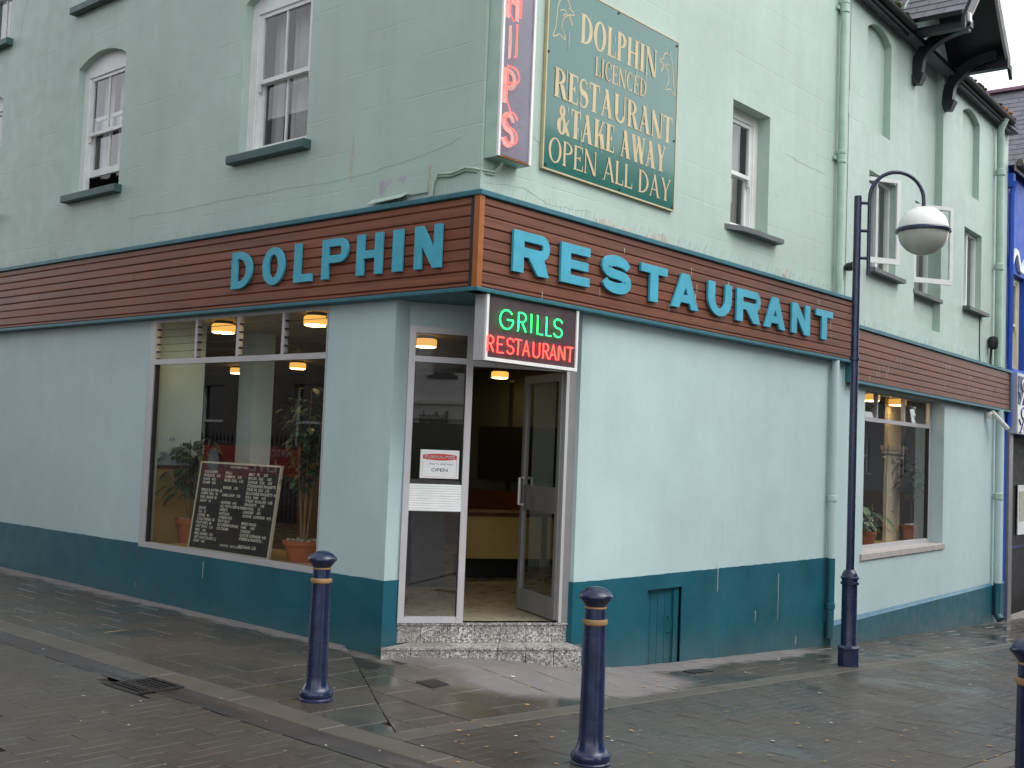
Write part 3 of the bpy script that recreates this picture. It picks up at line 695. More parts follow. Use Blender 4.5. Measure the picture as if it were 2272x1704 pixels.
# ---- entrance steps faced with terrazzo tiles
st = thing('entrance_steps', 'two shallow speckled terrazzo steps up to the corner door', 'steps', (.8, .5, -.1))
A_, B_ = DA, DB
s0, s1 = Vector((.005, .868, 0)), Vector((1.335, -.085, 0)); sdv = (s1-s0); sl = sdv.length; FS = Fr(s0, atan2(sdv.y, sdv.x))
mb = MB()
lo = [Vector((.012, .875, -.5)), Vector((1.34, -.07, -.5)), Vector((1.56, .1, -.5)), Vector((1.47, .19, -.5)), Vector((.26, .99, -.5)), Vector((.1, .98, -.5))]
mb.prism(lo, [Vector((v.x, v.y, .085)) for v in lo])
lo2 = [DA+FD.d*.012+Vector((0, 0, .05)), DB+FD.d*.012+Vector((0, 0, .05)), DB+FD.d*.3+Vector((0, 0, .05)), DA+FD.d*.3+Vector((0, 0, .05))]
mb.prism(lo2, [Vector((v.x, v.y, .243)) for v in lo2]); mb.build('core', 'joint_dark', st)
n = 7
for k in range(n):                                       # lower riser and tread
    a, b = sl*k/n+.003, sl*(k+1)/n-.003
    mb = MB(); mb.box(FS, a, b, -.002, .012, -.4, .084); mb.build('tile', 'terrazzo', st)
    P0, P1 = FS.p(a, -.012, 0), FS.p(b, -.012, 0); q0, q1 = DA.lerp(DB, (a+.1)/(sl+.1)), DA.lerp(DB, (b+.1)/(sl+.1))
    mb = MB(); pl = [P0, P1, Vector((q1.x, q1.y, 0)), Vector((q0.x, q0.y, 0))]
    mb.prism([Vector((v.x, v.y, .0855)) for v in pl], [Vector((v.x, v.y, .1005)) for v in pl]); mb.build('tile', 'terrazzo', st)
cuts = [0, .20, .42, .645, .865, 1.085, 1.31, DW]
for k in range(7):
    a, b = cuts[k]+.002, cuts[k+1]-.002
    mb = MB(); mb.box(FD, a, b, -.004, .012, .102, .243); mb.build('tile', 'terrazzo', st)
    mb = MB(); mb.box(FD, a, b, -.016, .10, .2445, .2605); mb.build('tile', 'terrazzo', st)

# ---- rooms seen through the glass
mb = MB(); mb.poly([Vector((.3, .96, .2605)), Vector((1.47, .18, .2605)), Vector((6.42, .18, .2605)), Vector((6.42, 13.9, .2605)), Vector((.22, 13.9, .2605))]); mb.build('interior_floor', 'lino_cream', bld)
mb = MB(); mb.poly([Vector((.112, .112, 2.885)), Vector((6.42, .112, 2.885)), Vector((6.42, 13.9, 2.885)), Vector((.112, 13.9, 2.885))][::-1]); mb.build('ceiling', 'ceiling_cream', bld)
mb = MB(); mb.box(FW, 6.36, 6.42, .2, 14, .26, 2.885); mb.box(FW, .2, 6.36, 13.0, 13.1, .26, 2.885); mb.build('interior_wall', 'interior_brown', bld)
mb = MB(); mb.box(FW, .16, .20, 4.64, 14, .26, 2.885); mb.box(FW, .16, .22, .99, 1.80, .26, 2.885); mb.box(FW, 1.66, 6.44, .15, .22, .26, 2.885); mb.build('interior_wall', 'interior_green', bld)
mb = MB(); mb.cur = 0; mb.box(FW, .2, .85, 4.75, 4.85, 1.37, 2.885); mb.cur = 1; mb.box(FW, .2, .85, 4.745, 4.85, .26, 1.35); mb.cur = 2; mb.box(FW, .2, .86, 4.735, 4.855, 1.35, 1.39); mb.build('partition', ['interior_aqua', 'interior_ochre', 'varnished_wood'], bld)
mb = MB(); mb.cur = 0; mb.box(FW, 5.0, 6.35, 8.2, 8.3, 1.37, 2.885); mb.cur = 1; mb.box(FW, 5.0, 6.35, 8.195, 8.3, .26, 1.37); mb.build('partition', ['interior_brown', 'interior_ochre'], bld)
mb = MB(); mb.cur = 0; mb.box(FW, 6.2, 6.3, 1.2, 8.1, 1.1, 2.885); mb.cur = 1; mb.box(FW, 6.19, 6.3, 1.2, 8.1, .26, 1.1); mb.build('partition', ['interior_green', 'varnished_wood'], bld)
mb = MB(); mb.box(FW, 6.14, 6.185, 2.6, 5.6, 1.25, 2.02); mb.build('serving_hatch', 'near_black', bld)
mb = MB(); mb.box(FL, SU0+.1, SU1-.012, .065, .92, .555, .60); mb.build('window_ledge', 'interior_ochre', bld)
mb = MB(); mb.box(FL, SU0, SU1-.05, .88, .92, .26, .554); mb.build('ledge_front', 'interior_ochre', bld)
colm = MB(); colm.box(FW, 1.5, 1.77, 4.76, 5.04, .26, 2.884); colm.build('interior_column', 'interior_aqua', bld)

# counter
ct = thing('counter', 'ochre panelled service counter with dark wooden edges inside the open door', 'counter', (3.2, 2.5, .262))
FC = Fr((2.86, 2.74, 0), atan2(-.47, .72))
mb = MB(); mb.box(FC, -.05, 1.5, -.03, .6, .96, 1.0); mb.build('top', 'varnished_wood', ct)
mb = MB(); mb.box(FC, .0, 1.45, .0, .03, .50, .96); mb.build('front_panel', 'interior_ochre', ct)
for u in (0, .92, 1.42):
    mb = MB(); mb.box(FC, u-.03, u+.03, -.012, .04, .262, .96); mb.build('leg', 'varnished_wood', ct)
mb = MB(); mb.box(FC, .03, 1.4, .3, .5, .262, .5); mb.build('counter_shade', 'near_black', ct)  # near-black block standing in for the shade beneath the raised counter

# ceiling lamps
def ceil_lamp(x, y, zc, lab, r=.118):
    t = thing('ceiling_lamp', lab, 'ceiling lamp', (x, y, zc), 0, 'lit glass drum lamps on the restaurant ceilings')
    mb = MB(); mb.lathe([(r*.75, -.03), (r*.8, 0)], 24); mb.build('base_plate', 'near_black', t, True, local=True)
    mb = MB(); mb.lathe([(r*.86, -.03), (r, -.038), (r*1.02, -.06), (r*1.02, -.10), (r*.96, -.115)], 28); mb.build('glass_drum', 'lamp_glass', t, True, local=True)
    mb = MB(); mb.lathe([(r*.96, -.1155), (r*.80, -.124), (r*.3, -.128)], 28); mb.build('diffuser', 'lamp_glow', t, True, local=True)
ceil_lamp(.60, 4.08, 2.884, 'lit drum lamp on the ceiling above the potted rubber plant')
ceil_lamp(.54, 2.52, 2.884, 'lit drum lamp on the ceiling above the tall multi-stemmed plant')
ceil_lamp(4.40, 7.7, 2.884, 'lit drum lamp deep in the room to one side of the pale column')
ceil_lamp(4.86, 9.85, 2.884, 'smallest lit drum lamp, half hidden by the pale column')
ceil_lamp(5.6, 4.75, 2.80, 'lit drum lamp seen through the open doorway')
ceil_lamp(2.47, 3.04, 2.884, 'lit drum lamp seen through the fanlight beside the door')

# hairline cracks and flaking joints in the old render
def crack(F, pts, parent, w=.006):
    P = []
    for (a, b), (c, d) in zip(pts[:-1], pts[1:]):
        n = max(2, int(abs(c-a)/.05)+int(abs(d-b)/.05))
        P += [(a+(c-a)*i/n+random.uniform(-.006, .006), b+(d-b)*i/n+random.uniform(-.010, .010)) for i in range(n)]
    P.append(pts[-1]); tw = [w*random.uniform(.2, 1.4) for _ in P]
    L, R = offset_stroke_(P, tw); mb = MB(); n = len(P)
    mb.add([F.p(u, -.001, z) for u, z in L]+[F.p(u, -.0025, (L[i][1]+R[i][1])/2) for i, (u, z) in enumerate(P)]+[F.p(u, -.001, z) for u, z in R], [(i, i+1, n+i+1, n+i) for i in range(n-1)]+[(n+i, n+i+1, 2*n+i+1, 2*n+i) for i in range(n-1)])
    mb.build('crack', 'mint_masonry', parent, kind='stuff')
def offset_stroke_(c, t):
    L, R = [], []
    for i in range(len(c)):
        a = c[max(0, i-1)]; b = c[min(len(c)-1, i+1)]; dx, dy = b[0]-a[0], b[1]-a[1]; l = sqrt(dx*dx+dy*dy) or 1
        L.append((c[i][0]-dy/l*t[i]/2, c[i][1]+dx/l*t[i]/2)); R.append((c[i][0]+dy/l*t[i]/2, c[i][1]-dx/l*t[i]/2))
    return L, R
crack(FL, [(-5.3, 3.975), (-4.4, 3.96), (-3.4, 3.965), (-2.4, 3.955), (-1.72, 3.94), (-1.3, 3.96), (-.85, 4.0), (-.5, 4.05), (-.32, 4.10)], bld, .005)
crack(FL, [(-8.0, 6.4), (-7.9, 6.9), (-7.6, 7.25)], bld, .012); crack(FR, [(4.9, 5.02), (5.4, 4.99), (5.85, 5.0)], bld, .004)
crack(FR, [(.12, 3.72), (.6, 3.78), (.9, 3.70), (1.5, 3.74)], bld, .006); crack(FR, [(.7, 4.22), (.78, 4.16), (.86, 4.15)], bld, .006)
# patches where the paint has come away
for F, pts in ((FR, [(1.55, 3.70), (1.75, 3.72), (1.9, 3.68), (2.1, 3.70), (2.05, 3.655), (1.6, 3.655)]), (FR, [(2.35, 3.69), (2.6, 3.74), (2.72, 3.68), (2.66, 3.65), (2.3, 3.65)]), (FR, [(4.9, 3.70), (5.0, 3.78), (5.06, 3.70), (5.02, 3.66)]), (FL, [(-1.62, 4.02), (-1.60, 4.30), (-1.595, 4.04), (-1.605, 3.9)])):
    mb = MB(); mb.fprism(F, [(u+random.uniform(-.01, .01), z) for u, z in pts][::-1], -.004, .001); mb.build('bare_patch', 'raw_render', bld)

# ================================================================== FASCIAS
def planks(F, ua, ub, zlist, parent, mat, d=0.0):
    for k in range(len(zlist)-1):
        cuts = [ua]; u = ua+random.uniform(1.2, 4.0)
        while u < ub-.8: cuts.append(u); u += random.uniform(2.4, 4.2)
        cuts.append(ub)
        for a, b in zip(cuts[:-1], cuts[1:]):
            mb = MB(); mb.bbox(F, a+.0006, b-.0006, d+random.uniform(0, .003), d+.03, zlist[k]+.0015, zlist[k+1]-.0015, .009); mb.build('plank', mat, parent)
def spikes(F, ua, ub, z, d, parent, dens=46):
    mb = MB(); u = ua
    while u < ub:
        u += random.uniform(.4, 1.6)/dens
        if random.random() < .12: u += random.uniform(0, .08)
        h = random.uniform(.075, .10); du, dd = random.uniform(-.012, .012), random.uniform(-.05, .03)
        p = F.p(u, d, z); q = F.p(u+du, d+dd, z+h); r = .0009
        a, b = F.u*r, F.d*r
        mb.add([p-a-b, p+a-b, p+b, q-a-b, q+a-b, q+b], [(0, 1, 4, 3), (1, 2, 5, 4), (2, 0, 3, 5)])
    mb.build('bird_spikes', 'wire', parent, kind='stuff')
FFL = Fr((0, 0, 0), -pi/2); FFR = Fr((0, 0, 0), 0); FF2 = Fr(F2.p(0, -.1, 0), A2)
ZB, ZT = 2.866, 3.62
ZL = [ZB+.032] + [ZB+.032+.034+.0845*k for k in range(8)] + [ZT-.03]
t1 = thing('shop_fascia', 'brown boarded fascia carrying the blue word DOLPHIN', 'fascia', (0, 4, ZB))
t2 = thing('shop_fascia', 'brown boarded fascia carrying the blue word RESTAURANT', 'fascia', (3, 0, ZB))
t3 = thing('shop_fascia', 'lower plain brown boarded fascia with no letters, over the far window', 'fascia', FF2.p(3, 0, 2.645))
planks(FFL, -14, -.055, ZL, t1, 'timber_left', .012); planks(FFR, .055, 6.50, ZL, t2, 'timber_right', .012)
Z3 = [2.645+.03+.0815*k for k in range(8)]; Z3[-1] = 3.325-.03
planks(FF2, .03, 6.96, Z3, t3, 'timber_right', .014)
for F, ua, ub, tt in ((FFL, -14, .0, t1), (FFR, .0, 6.56, t2)):
    mb = MB(); mb.bbox(F, ua, ub, -.012, .115, ZT-.032, ZT+.012, .006); mb.build('top_trim', 'trim_blue', tt)
    mb = MB(); mb.bbox(F, ua, ub, -.006, .115, ZB-.004, ZB+.030, .006); mb.build('bottom_trim', 'trim_blue', tt)
    mb = MB(); mb.box(F, ua+.01, ub-.03, .045, .098, ZB+.03, ZT-.033); mb.build('backing', 'near_black', tt)
mb = MB(); mb.box(FFL, -.055, -.0005, .0, .05, ZB+.030, ZT-.033); mb.build('corner_post', 'corner_oak', t1)
mb = MB(); mb.box(FFR, -.0005, .055, .0, .05, ZB+.030, ZT-.033); mb.build('corner_post', 'corner_oak', t2)
mb = MB(); mb.box(FFR, 6.50, 6.56, -.008, .11, 3.33, ZT-.033); mb.build('end_trim', 'trim_blue', t2)
mb = MB(); mb.box(FF2, -.02, 6.98, -.012, .115, 3.325-.03, 3.337); mb.build('top_trim', 'trim_blue', t3)
mb = MB(); mb.box(FF2, -.045, 6.98, -.008, .115, 2.641, 2.672); mb.build('bottom_trim', 'trim_blue', t3)
mb = MB(); mb.box(FF2, 6.945, 6.985, -.006, .11, 2.672, 3.295); mb.box(FF2, -.045, -.005, -.006, .12, 2.672, 2.862); mb.build('end_trim', 'trim_blue', t3)
mb = MB(); mb.box(FF2, 0, 6.94, .047, .098, 2.672, 3.295); mb.build('backing', 'near_black', t3)
mb = MB(); mb.bbox(FF2, -.005, .03, .014, .04, 2.672, 3.295, .004); mb.build('plank', 'timber_right', t3)
spikes(FFL, -9.5, -.3, ZT+.012, .04, t1, 46); spikes(FFR, .15, 6.2, ZT+.012, .04, t2, 40); spikes(FF2, .2, 6.8, 3.337, .04, t3, 16)

# block letters
def offset_stroke(c, t):
    L, R = [], []
    for i in range(len(c)):
        a = c[max(0, i-1)]; b = c[min(len(c)-1, i+1)]; dx, dy = b[0]-a[0], b[1]-a[1]; l = sqrt(dx*dx+dy*dy); tt = t[i] if isinstance(t, list) else t
        L.append((c[i][0]-dy/l*tt/2, c[i][1]+dx/l*tt/2)); R.append((c[i][0]+dy/l*tt/2, c[i][1]-dx/l*tt/2))
    return L, R
def block(ch, w, h, t, q=None):
    q = q or t*.86
    if ch == 'I': return [[(0, 0), (w, 0), (w, h), (0, h)]]
    if ch == 'L': return [[(0, 0), (w, 0), (w, q), (t, q), (t, h), (0, h)]]
    if ch == 'T': return [[(w/2-t/2, 0), (w/2+t/2, 0), (w/2+t/2, h-q), (w, h-q), (w, h), (0, h), (0, h-q), (w/2-t/2, h-q)]]
    if ch == 'H': b = q/2; return [[(0, 0), (t, 0), (t, h/2-b), (w-t, h/2-b), (w-t, 0), (w, 0), (w, h), (w-t, h), (w-t, h/2+b), (t, h/2+b), (t, h), (0, h)]]
    if ch == 'E': b = q/2; return [[(0, 0), (w, 0), (w, q), (t, q), (t, h/2-b), (w*.94, h/2-b), (w*.94, h/2+b), (t, h/2+b), (t, h-q), (w, h-q), (w, h), (0, h)]]
    if ch == 'N': return [[(0, 0), (t*.92, 0), (t*.92, h*.56), (w-t*1.02, 0), (w, 0), (w, h), (w-t*.92, h), (w-t*.92, h*.44), (t*1.02, h), (0, h)]]
    if ch == 'O': return [arc(w/2, h/2, w/2, h/2, 0, 360, 40)[:-1], arc(w/2, h/2, w/2-t, h/2-q, 0, 360, 32)[:-1]]
    if ch == 'D':
        c = w*.36; return [[(0, 0), (0, h)] + arc(c, h/2, w-c, h/2, 90, -90, 20), [(t, q), (t, h-q)] + arc(max(c, t), h/2, w-max(c, t)-t, h/2-q, 90, -90, 16)]
    if ch in 'PR':
        hb = h*.40; r = (h-hb)/2; c = w-r*1.0; o = [(0, 0), (0, h)] + arc(c, hb+r, w-c, r, 90, -90 if ch == 'P' else -72, 14)
        if ch == 'P': o += [(t, hb), (t, 0)]
        else: o += [(w, 0), (w-t*1.12, 0), (t+.20*(w-t), hb*.98), (t, hb*.98), (t, 0)]
        ri = r-q; ci = max(c, t+.02); return [o, [(t, hb+q), (t, h-q)] + arc(ci, hb+r, max(.02, w-t*.95-ci), ri, 90, -90, 10)]
    if ch == 'A':
        a = t*1.0; s = (w/2-a/2)/h; f = lambda y: s*y+t*1.0
        y1, y2 = h*.17, h*.17+q; ya = min(h*.82, (w/2-t*1.0)/s*.96)
        return [[(0, 0), (w/2-a/2, h), (w/2+a/2, h), (w, 0), (w-t*1.0, 0), (w-f(y1), y1), (f(y1), y1), (t*1.0, 0)], [(f(y2), y2), (w-f(y2), y2), (w/2+.003, ya), (w/2-.003, ya)]]
    if ch == 'U':
        r = w/2; return [[(0, h)] + arc(r, r*.80, r, r*.80, 180, 360, 20) + [(w, h), (w-t, h)] + arc(r, r*.80, r-t, r*.80-q, 360, 180, 16) + [(t, h)]]
    if ch == 'S':
        m = (t+q)/2*.9; rx = w/2-m/2; ry = (h-m)/4; cy1, cy2 = h-m/2-ry, m/2+ry
        c = arc(w/2, cy1, rx*.98, ry, 8, 270, 18)[:-1] + arc(w/2, cy2, rx, ry, 90, -172, 18)
        tw = [q*1.02+(t*.92-q)*abs(sin(pi*min(i, len(c)-1-i)/(len(c)/2)))*.55 for i in range(len(c))]
        L, R = offset_stroke(c, tw); return [L + R[::-1]]
def put_letter(ch, F, ua, ub, z0, z1, t, parent, mat, d, ex=.009, q=None):
    vs, fs = curve_mesh(block(ch, ub-ua, z1-z0, t, q), ex, .0025)
    mb = MB(); mb.add([F.p(ua+v[0], d-v[2], z0+v[1]) for v in vs], fs)
    return mb.build('letter', mat, parent, label='blue letter '+ch)
for ch, ya, yb in (('D', 3.099, 2.791), ('O', 2.628, 2.318), ('L', 2.176, 1.933), ('P', 1.799, 1.468), ('H', 1.353, 1.047), ('I', .918, .81), ('N', .668, .376)):
    put_letter(ch, FFL, -ya, -yb, 3.066, 3.402, .084 if ch != 'I' else .1, t1, 'letter_blue', -.008, .010, .062)
for ch, xa, xb in (('R', .381, .817), ('E', .97, 1.351), ('S', 1.524, 1.948), ('T', 2.099, 2.517), ('A', 2.60, 3.056), ('U', 3.227, 3.666), ('R', 3.768, 4.241), ('A', 4.335, 4.781), ('N', 4.93, 5.349), ('T', 5.495, 5.908)):
    put_letter(ch, FFR, xa, xb, 3.066, 3.388, .122, t2, 'letter_blue', -.008, .010, .070)
def droppings(F, items, parent, d):
    mb = MB()
    for u, z, l in items:
        w_ = random.uniform(.004, .009); mb.poly([F.p(u-w_*.3, d, z-l), F.p(u+w_*.3, d, z-l), F.p(u+w_*.5, d, z-l*.3), F.p(u+w_*.6, d, z-.004), F.p(u, d, z), F.p(u-w_*.6, d, z-.006), F.p(u-w_*.4, d, z-l*.4)])
    mb.build('bird_droppings', 'dropping', parent, kind='stuff')
droppings(FFR, [(random.uniform(.5, 6.3), random.uniform(2.95, 3.5), random.uniform(.03, .09)) for k in range(16)], t2, .0105)
droppings(FR, [(on_frame(FR, -.012, X, Y)[0], on_frame(FR, -.012, X, Y)[1], l) for X, Y, l in ((1608, 1150, .22), (1728, 1272, .5), (1594, 1245, .3), (1676, 1355, .12), (1766, 1410, .1))], bld, -.0115)
droppings(FL, [(on_frame(FL, -.012, X, Y)[0], on_frame(FL, -.012, X, Y)[1], l) for X, Y, l in ((451, 1246, .16), (1000*.3, 1290, .05))], bld, -.0115)
droppings(FF2, [(random.uniform(.3, 5), random.uniform(2.75, 3.2), random.uniform(.04, .13)) for k in range(18)], t3, .0125)

# ================================================================== SIGNS
# serif sign writing as flat paint, every stroke a hair above the one before
class Serif:
    def __init__(s, mb, F, d): s.mb = mb; s.F = F; s.d = d; s.k = 0
    def strip(s, L, R):
        s.k += 1; d = s.d-.00012*(s.k % 40); n = len(L)
        s.mb.add([s.F.p(u, d, z) for u, z in L] + [s.F.p(u, d, z) for u, z in R], [(i, i+1, n+i+1, n+i) for i in range(n-1)])
    def word(s, txt, ua, ub, z0, h, th, tn):
        wd = dict(I=.36, D=.74, O=.78, L=.58, P=.62, H=.80, N=.80, C=.72, E=.62, R=.74, S=.54, T=.66, A=.78, U=.78, K=.76, W=1.02, Y=.74); wd['&'] = .82; wd[' '] = .34
        tot = sum(wd[c] for c in txt)-.06; sx = (ub-ua)/tot; x = ua
        for c in txt: s.glyph(c, x, z0, (wd[c]-.07)*sx, h, th, tn); x += wd[c]*sx
    def glyph(s, c, x, z, w, h, t, n):
        q = lambda a, b, c_, d_: s.strip([(x+a[0], z+a[1]), (x+d_[0], z+d_[1])], [(x+b[0], z+b[1]), (x+c_[0], z+c_[1])])
        def bar(xa, xb, ya, yb): q((xa, ya), (xb, ya), (xb, yb), (xa, yb))
        e = n*.9; sf = n*.9
        def stem(xa, tw, ya=0, yb=None, top=True, bot=True):
            yb = h if yb is None else yb; bar(xa, xa+tw, ya, yb)
            if bot: bar(xa-sf, xa+tw+sf, ya, ya+e*.7)
            if top: bar(xa-sf, xa+tw+sf, yb-e*.7, yb)
        def diag(x0, y0, x1, y1, tw): q((x0, y0), (x0+tw, y0), (x1+tw, y1), (x1, y1))
        def ring(cx, cy, rx, ry, tw, tn_, a0, a1, m=22):
            O = arc(cx, cy, rx, ry, a0, a1, m); I = arc(cx, cy, rx-tw, ry-tn_, a0, a1, m); s.strip([(x+a, z+b) for a, b in O], [(x+a, z+b) for a, b in I])
        if c == ' ': return
        if c == 'I': stem(w/2-t/2, t)
        elif c == 'L': stem(sf, t); bar(sf+t, w, 0, e); q((w-n, 0), (w, 0), (w, h*.26), (w-n*.5, h*.26))
        elif c == 'D': stem(sf, t, top=False, bot=False); bar(0, sf, 0, e*.7); bar(0, sf, h-e*.7, h); ring(sf+t*.8, h/2, w-sf-t*.8, h/2, t*1.05, e, -90, 90)
        elif c == 'O': ring(w/2, h/2, w/2, h/2+.01*h, t*1.05, e, 0, 360, 40)
        elif c == 'C': ring(w*.52, h/2, w*.52, h/2+.01*h, t, e, 42, 318, 34); q((w-n, h*.70), (w, h*.70), (w, h), (w-n*.6, h*.92))
        elif c == 'P' or c == 'R':
            stem(sf, t); ring(sf+t*.9, h*.735, w*(.86 if c == 'R' else 1)-sf-t*.9, h*.265, t*.95, e, -90, 90, 16)
            if c == 'R': diag(w-t*1.05, 0, sf+t*1.3, h*.49, t*1.1); bar(w-t*.6, w+sf, 0, e*.7)
        elif c == 'H': stem(sf, t); stem(w-sf-t, t); bar(sf+t, w-sf-t, h*.5-e/2, h*.5+e/2)
        elif c == 'N': stem(sf, n*1.1, bot=True, top=True); stem(w-sf-n*1.1, n*1.1, bot=False); diag(w-sf-t*1.05, 0, 0, h, t*1.15)
        elif c == 'E':
            stem(sf, t); bar(sf+t, w, 0, e); bar(sf+t, w*.94, h-e, h); bar(sf+t, w*.72, h*.5-e/2, h*.5+e/2)
            q((w-n, 0), (w, 0), (w, h*.25), (w-n*.5, h*.25)); q((w*.94-n*.5, h*.77), (w*.94, h*.77), (w*.94, h), (w*.94-n, h)); bar(w*.72-n, w*.72, h*.40, h*.60)
        elif c == 'T': stem(w/2-t/2, t, top=False); bar(0, w, h-e, h); q((0, h*.74), (n*.6, h*.74), (n, h), (0, h)); q((w-n*.6, h*.74), (w, h*.74), (w, h), (w-n, h))
        elif c == 'A':
            diag(sf, 0, w*.5-n*.6, h, n*1.1); diag(w-sf-t, 0, w*.5-t*.75, h, t*1.05); bar(w*.27, w*.70, h*.30, h*.30+e*.9); bar(0, sf*2+n, 0, e*.7); bar(w-sf*1.6-t, w+sf*.4, 0, e*.7)
        elif c == 'U': stem(sf, t, h*.28, bot=False); stem(w-sf-n, n, h*.28, bot=False); ring(w/2, h*.285, w/2-sf, h*.295, t*.8, e*1.5, 180, 360, 18)
        elif c == 'K': stem(sf, t); diag(sf+t, h*.42, w-sf-n*1.6, h, n*1.3); diag(w-t*1.15, 0, sf+t+w*.10, h*.54, t*1.15); bar(w-t*1.3, w+sf*.6, 0, e*.7); bar(w-sf-n*2.2, w, h-e*.7, h)
        elif c == 'W':
            diag(w*.27, 0, sf*.5, h, t); diag(w*.31, 0, w*.48, h*.86, n*1.1); diag(w*.70, 0, w*.40, h, t); diag(w*.74, 0, w-n*1.6, h, n*1.1)
            bar(0, t+sf*1.2, h-e*.7, h); bar(w-n*2.8, w+sf*.4, h-e*.7, h)
        elif c == 'Y': stem(w*.5-t/2, t, 0, h*.48, top=False); diag(w*.5-t/2, h*.44, sf*.4, h, t*1.05); diag(w*.5-n*.1, h*.44, w-sf-n, h, n*1.2); bar(0, t+sf*1.3, h-e*.7, h); bar(w-n*2.8, w, h-e*.7, h)
        elif c == 'S':
            rx = w/2-t*.1; ry = h*.25; C = arc(w/2, h*.745, rx*.86, ry*.94, 25, 270, 16)[:-1] + arc(w/2, h*.265, rx*.92, ry*.98, 90, -155, 16)
            tw = [n*.9+(t*1.15-n*.9)*math.exp(-((i-len(C)/2)/(len(C)*.20))**2) for i in range(len(C))]
            L, R = offset_stroke([(x+a, z+b) for a, b in C], tw); s.strip(L, R); q((w*.5+rx*.72, h*.70), (w*.5+rx*.86, h*.70), (w*.5+rx*.86, h*.98), (w*.5+rx*.74, h*.92)); q((w*.5-rx*.9, h*.04), (w*.5-rx*.8, h*.06), (w*.5-rx*.76, h*.32), (w*.5-rx*.9, h*.32))
        elif c == '&':
            ring(w*.40, h*.78, w*.24, h*.22, t*.75, e, 0, 360, 24); ring(w*.38, h*.28, w*.38, h*.30, t*1.05, e*1.2, 60, 400, 26); diag(w*.80, 0, w*.22, h*.72, t*.9); diag(w*.62, h*.22, w*.86, h*.56, n)
gs = thing('sign_board', 'large glossy green painted signboard with gold serif lettering and two dolphin outlines', 'sign', (1.75, .08, 4.0))
GU0, GU1, GZ0, GZ1 = .79, 2.715, 3.972, 5.578
mb = MB(); mb.box(FR, GU0, GU1, -.03, -.006, GZ0, GZ1); mb.build('board', 'sign_green', gs)
mb = MB(); bw = .009
for a, b, c_, d_ in ((GU0-.004, GU1+.004, GZ0-.004, GZ0+bw), (GU0-.004, GU1+.004, GZ1-bw*.7, GZ1+.004), (GU0-.004, GU0+bw, GZ0+bw, GZ1-bw*.7), (GU1-bw*.7, GU1+.004, GZ0+bw, GZ1-bw*.7)): mb.box(FR, a, b, -.034, -.005, c_, d_)
mb.build('gold_edge', 'sign_ivory', gs)
mb = MB(); sw_ = Serif(mb, FR, -.0310); W_ = GU1-GU0; HZ = GZ1-GZ0
def SU(f): return GU0+W_*f
mb_words = mb
sw_.word('DOLPHIN', SU(.225), SU(.815), GZ0+HZ*.725, .255, .043, .015)
sw_.word('LICENCED', SU(.335), SU(.735), GZ0+HZ*.585, .165, .020, .010)
sw_.word('RESTAURANT', SU(.055), SU(.965), GZ0+HZ*.385, .245, .045, .015)
sw_.word('&TAKE AWAY', SU(.085), SU(.915), GZ0+HZ*.205, .240, .046, .015)
sw_.word('OPEN ALL DAY', SU(.035), SU(.965), GZ0+HZ*.045, .205, .028, .012)
mb.build('lettering', 'sign_ivory', gs)
def dolphin(u, z, s, flip, k):
    f = -1 if flip else 1
    paths = [[(0, 0), (.02, .25), (.05, .50), (.15, .68), (.32, .74), (.44, .66), (.50, .54), (.60, .50), (.62, .44), (.52, .43), (.46, .40)], [(.46, .40), (.36, .36), (.24, .22), (.20, .02)], [(0, 0), (-.06, -.14), (-.10, -.24), (.02, -.20), (.12, -.14), (.26, -.18), (.34, -.20), (.28, -.06), (.20, .02)], [(.12, .40), (.26, .46), (.36, .42), (.28, .36), (.22, .30)], [(.46, .40), (.54, .28), (.57, .20), (.50, .26), (.44, .36)], [(.43, .52), (.45, .55), (.47, .52)]]
    mb = MB()
    for n_, p in enumerate(paths):
        P = []
        for i in range(len(p)-1):                                  # smooth a little
            p0, p1, p2, p3 = p[max(0, i-1)], p[i], p[i+1], p[min(len(p)-1, i+2)]
            for tt in (0, .33, .66): P.append(tuple(.5*((2*p1[a])+(-p0[a]+p2[a])*tt+(2*p0[a]-5*p1[a]+4*p2[a]-p3[a])*tt*tt+(-p0[a]+3*p1[a]-3*p2[a]+p3[a])*tt**3) for a in (0, 1)))
        P.append(p[-1]); L, R = offset_stroke([(u+f*a*s, z+b*s) for a, b in P], .0085)
        d = -.0311-.0002*n_; m = len(L); mb.add([FR.p(a, d, b) for a, b in L]+[FR.p(a, d, b) for a, b in R], [(i, i+1, m+i+1, m+i) for i in range(m-1)])
    mb.build('dolphin_outline', 'sign_ivory', gs)
dolphin(SU(.055), GZ0+HZ*.745, .37, False, 0); dolphin(SU(.962), GZ0+HZ*.735, .37, True, 1)
for fu, fz in ((.015, .985), (.5, .985), (.985, .975), (.012, .60), (.985, .41), (.018, .022), (.55, .02), (.985, .02)):
    mb = MB(); mb.tube([FR.p(SU(fu), -.028, GZ0+HZ*fz), FR.p(SU(fu), -.040, GZ0+HZ*fz)], .010, 8); mb.build('screw', 'black_paint', gs)
mb = MB()
for k in range(14):
    u, z_, l = SU(random.uniform(.1, .95)), GZ0+HZ*random.uniform(.2, .98), random.uniform(.05, .18); w_ = .005; mb.poly([FR.p(u-w_*.2, -.0368, z_-l), FR.p(u+w_*.3, -.0368, z_-l), FR.p(u+w_*.7, -.0368, z_-.01), FR.p(u, -.0368, z_), FR.p(u-w_*.6, -.0368, z_-.02)])
mb.build('bird_droppings', 'dropping', gs, kind='stuff')

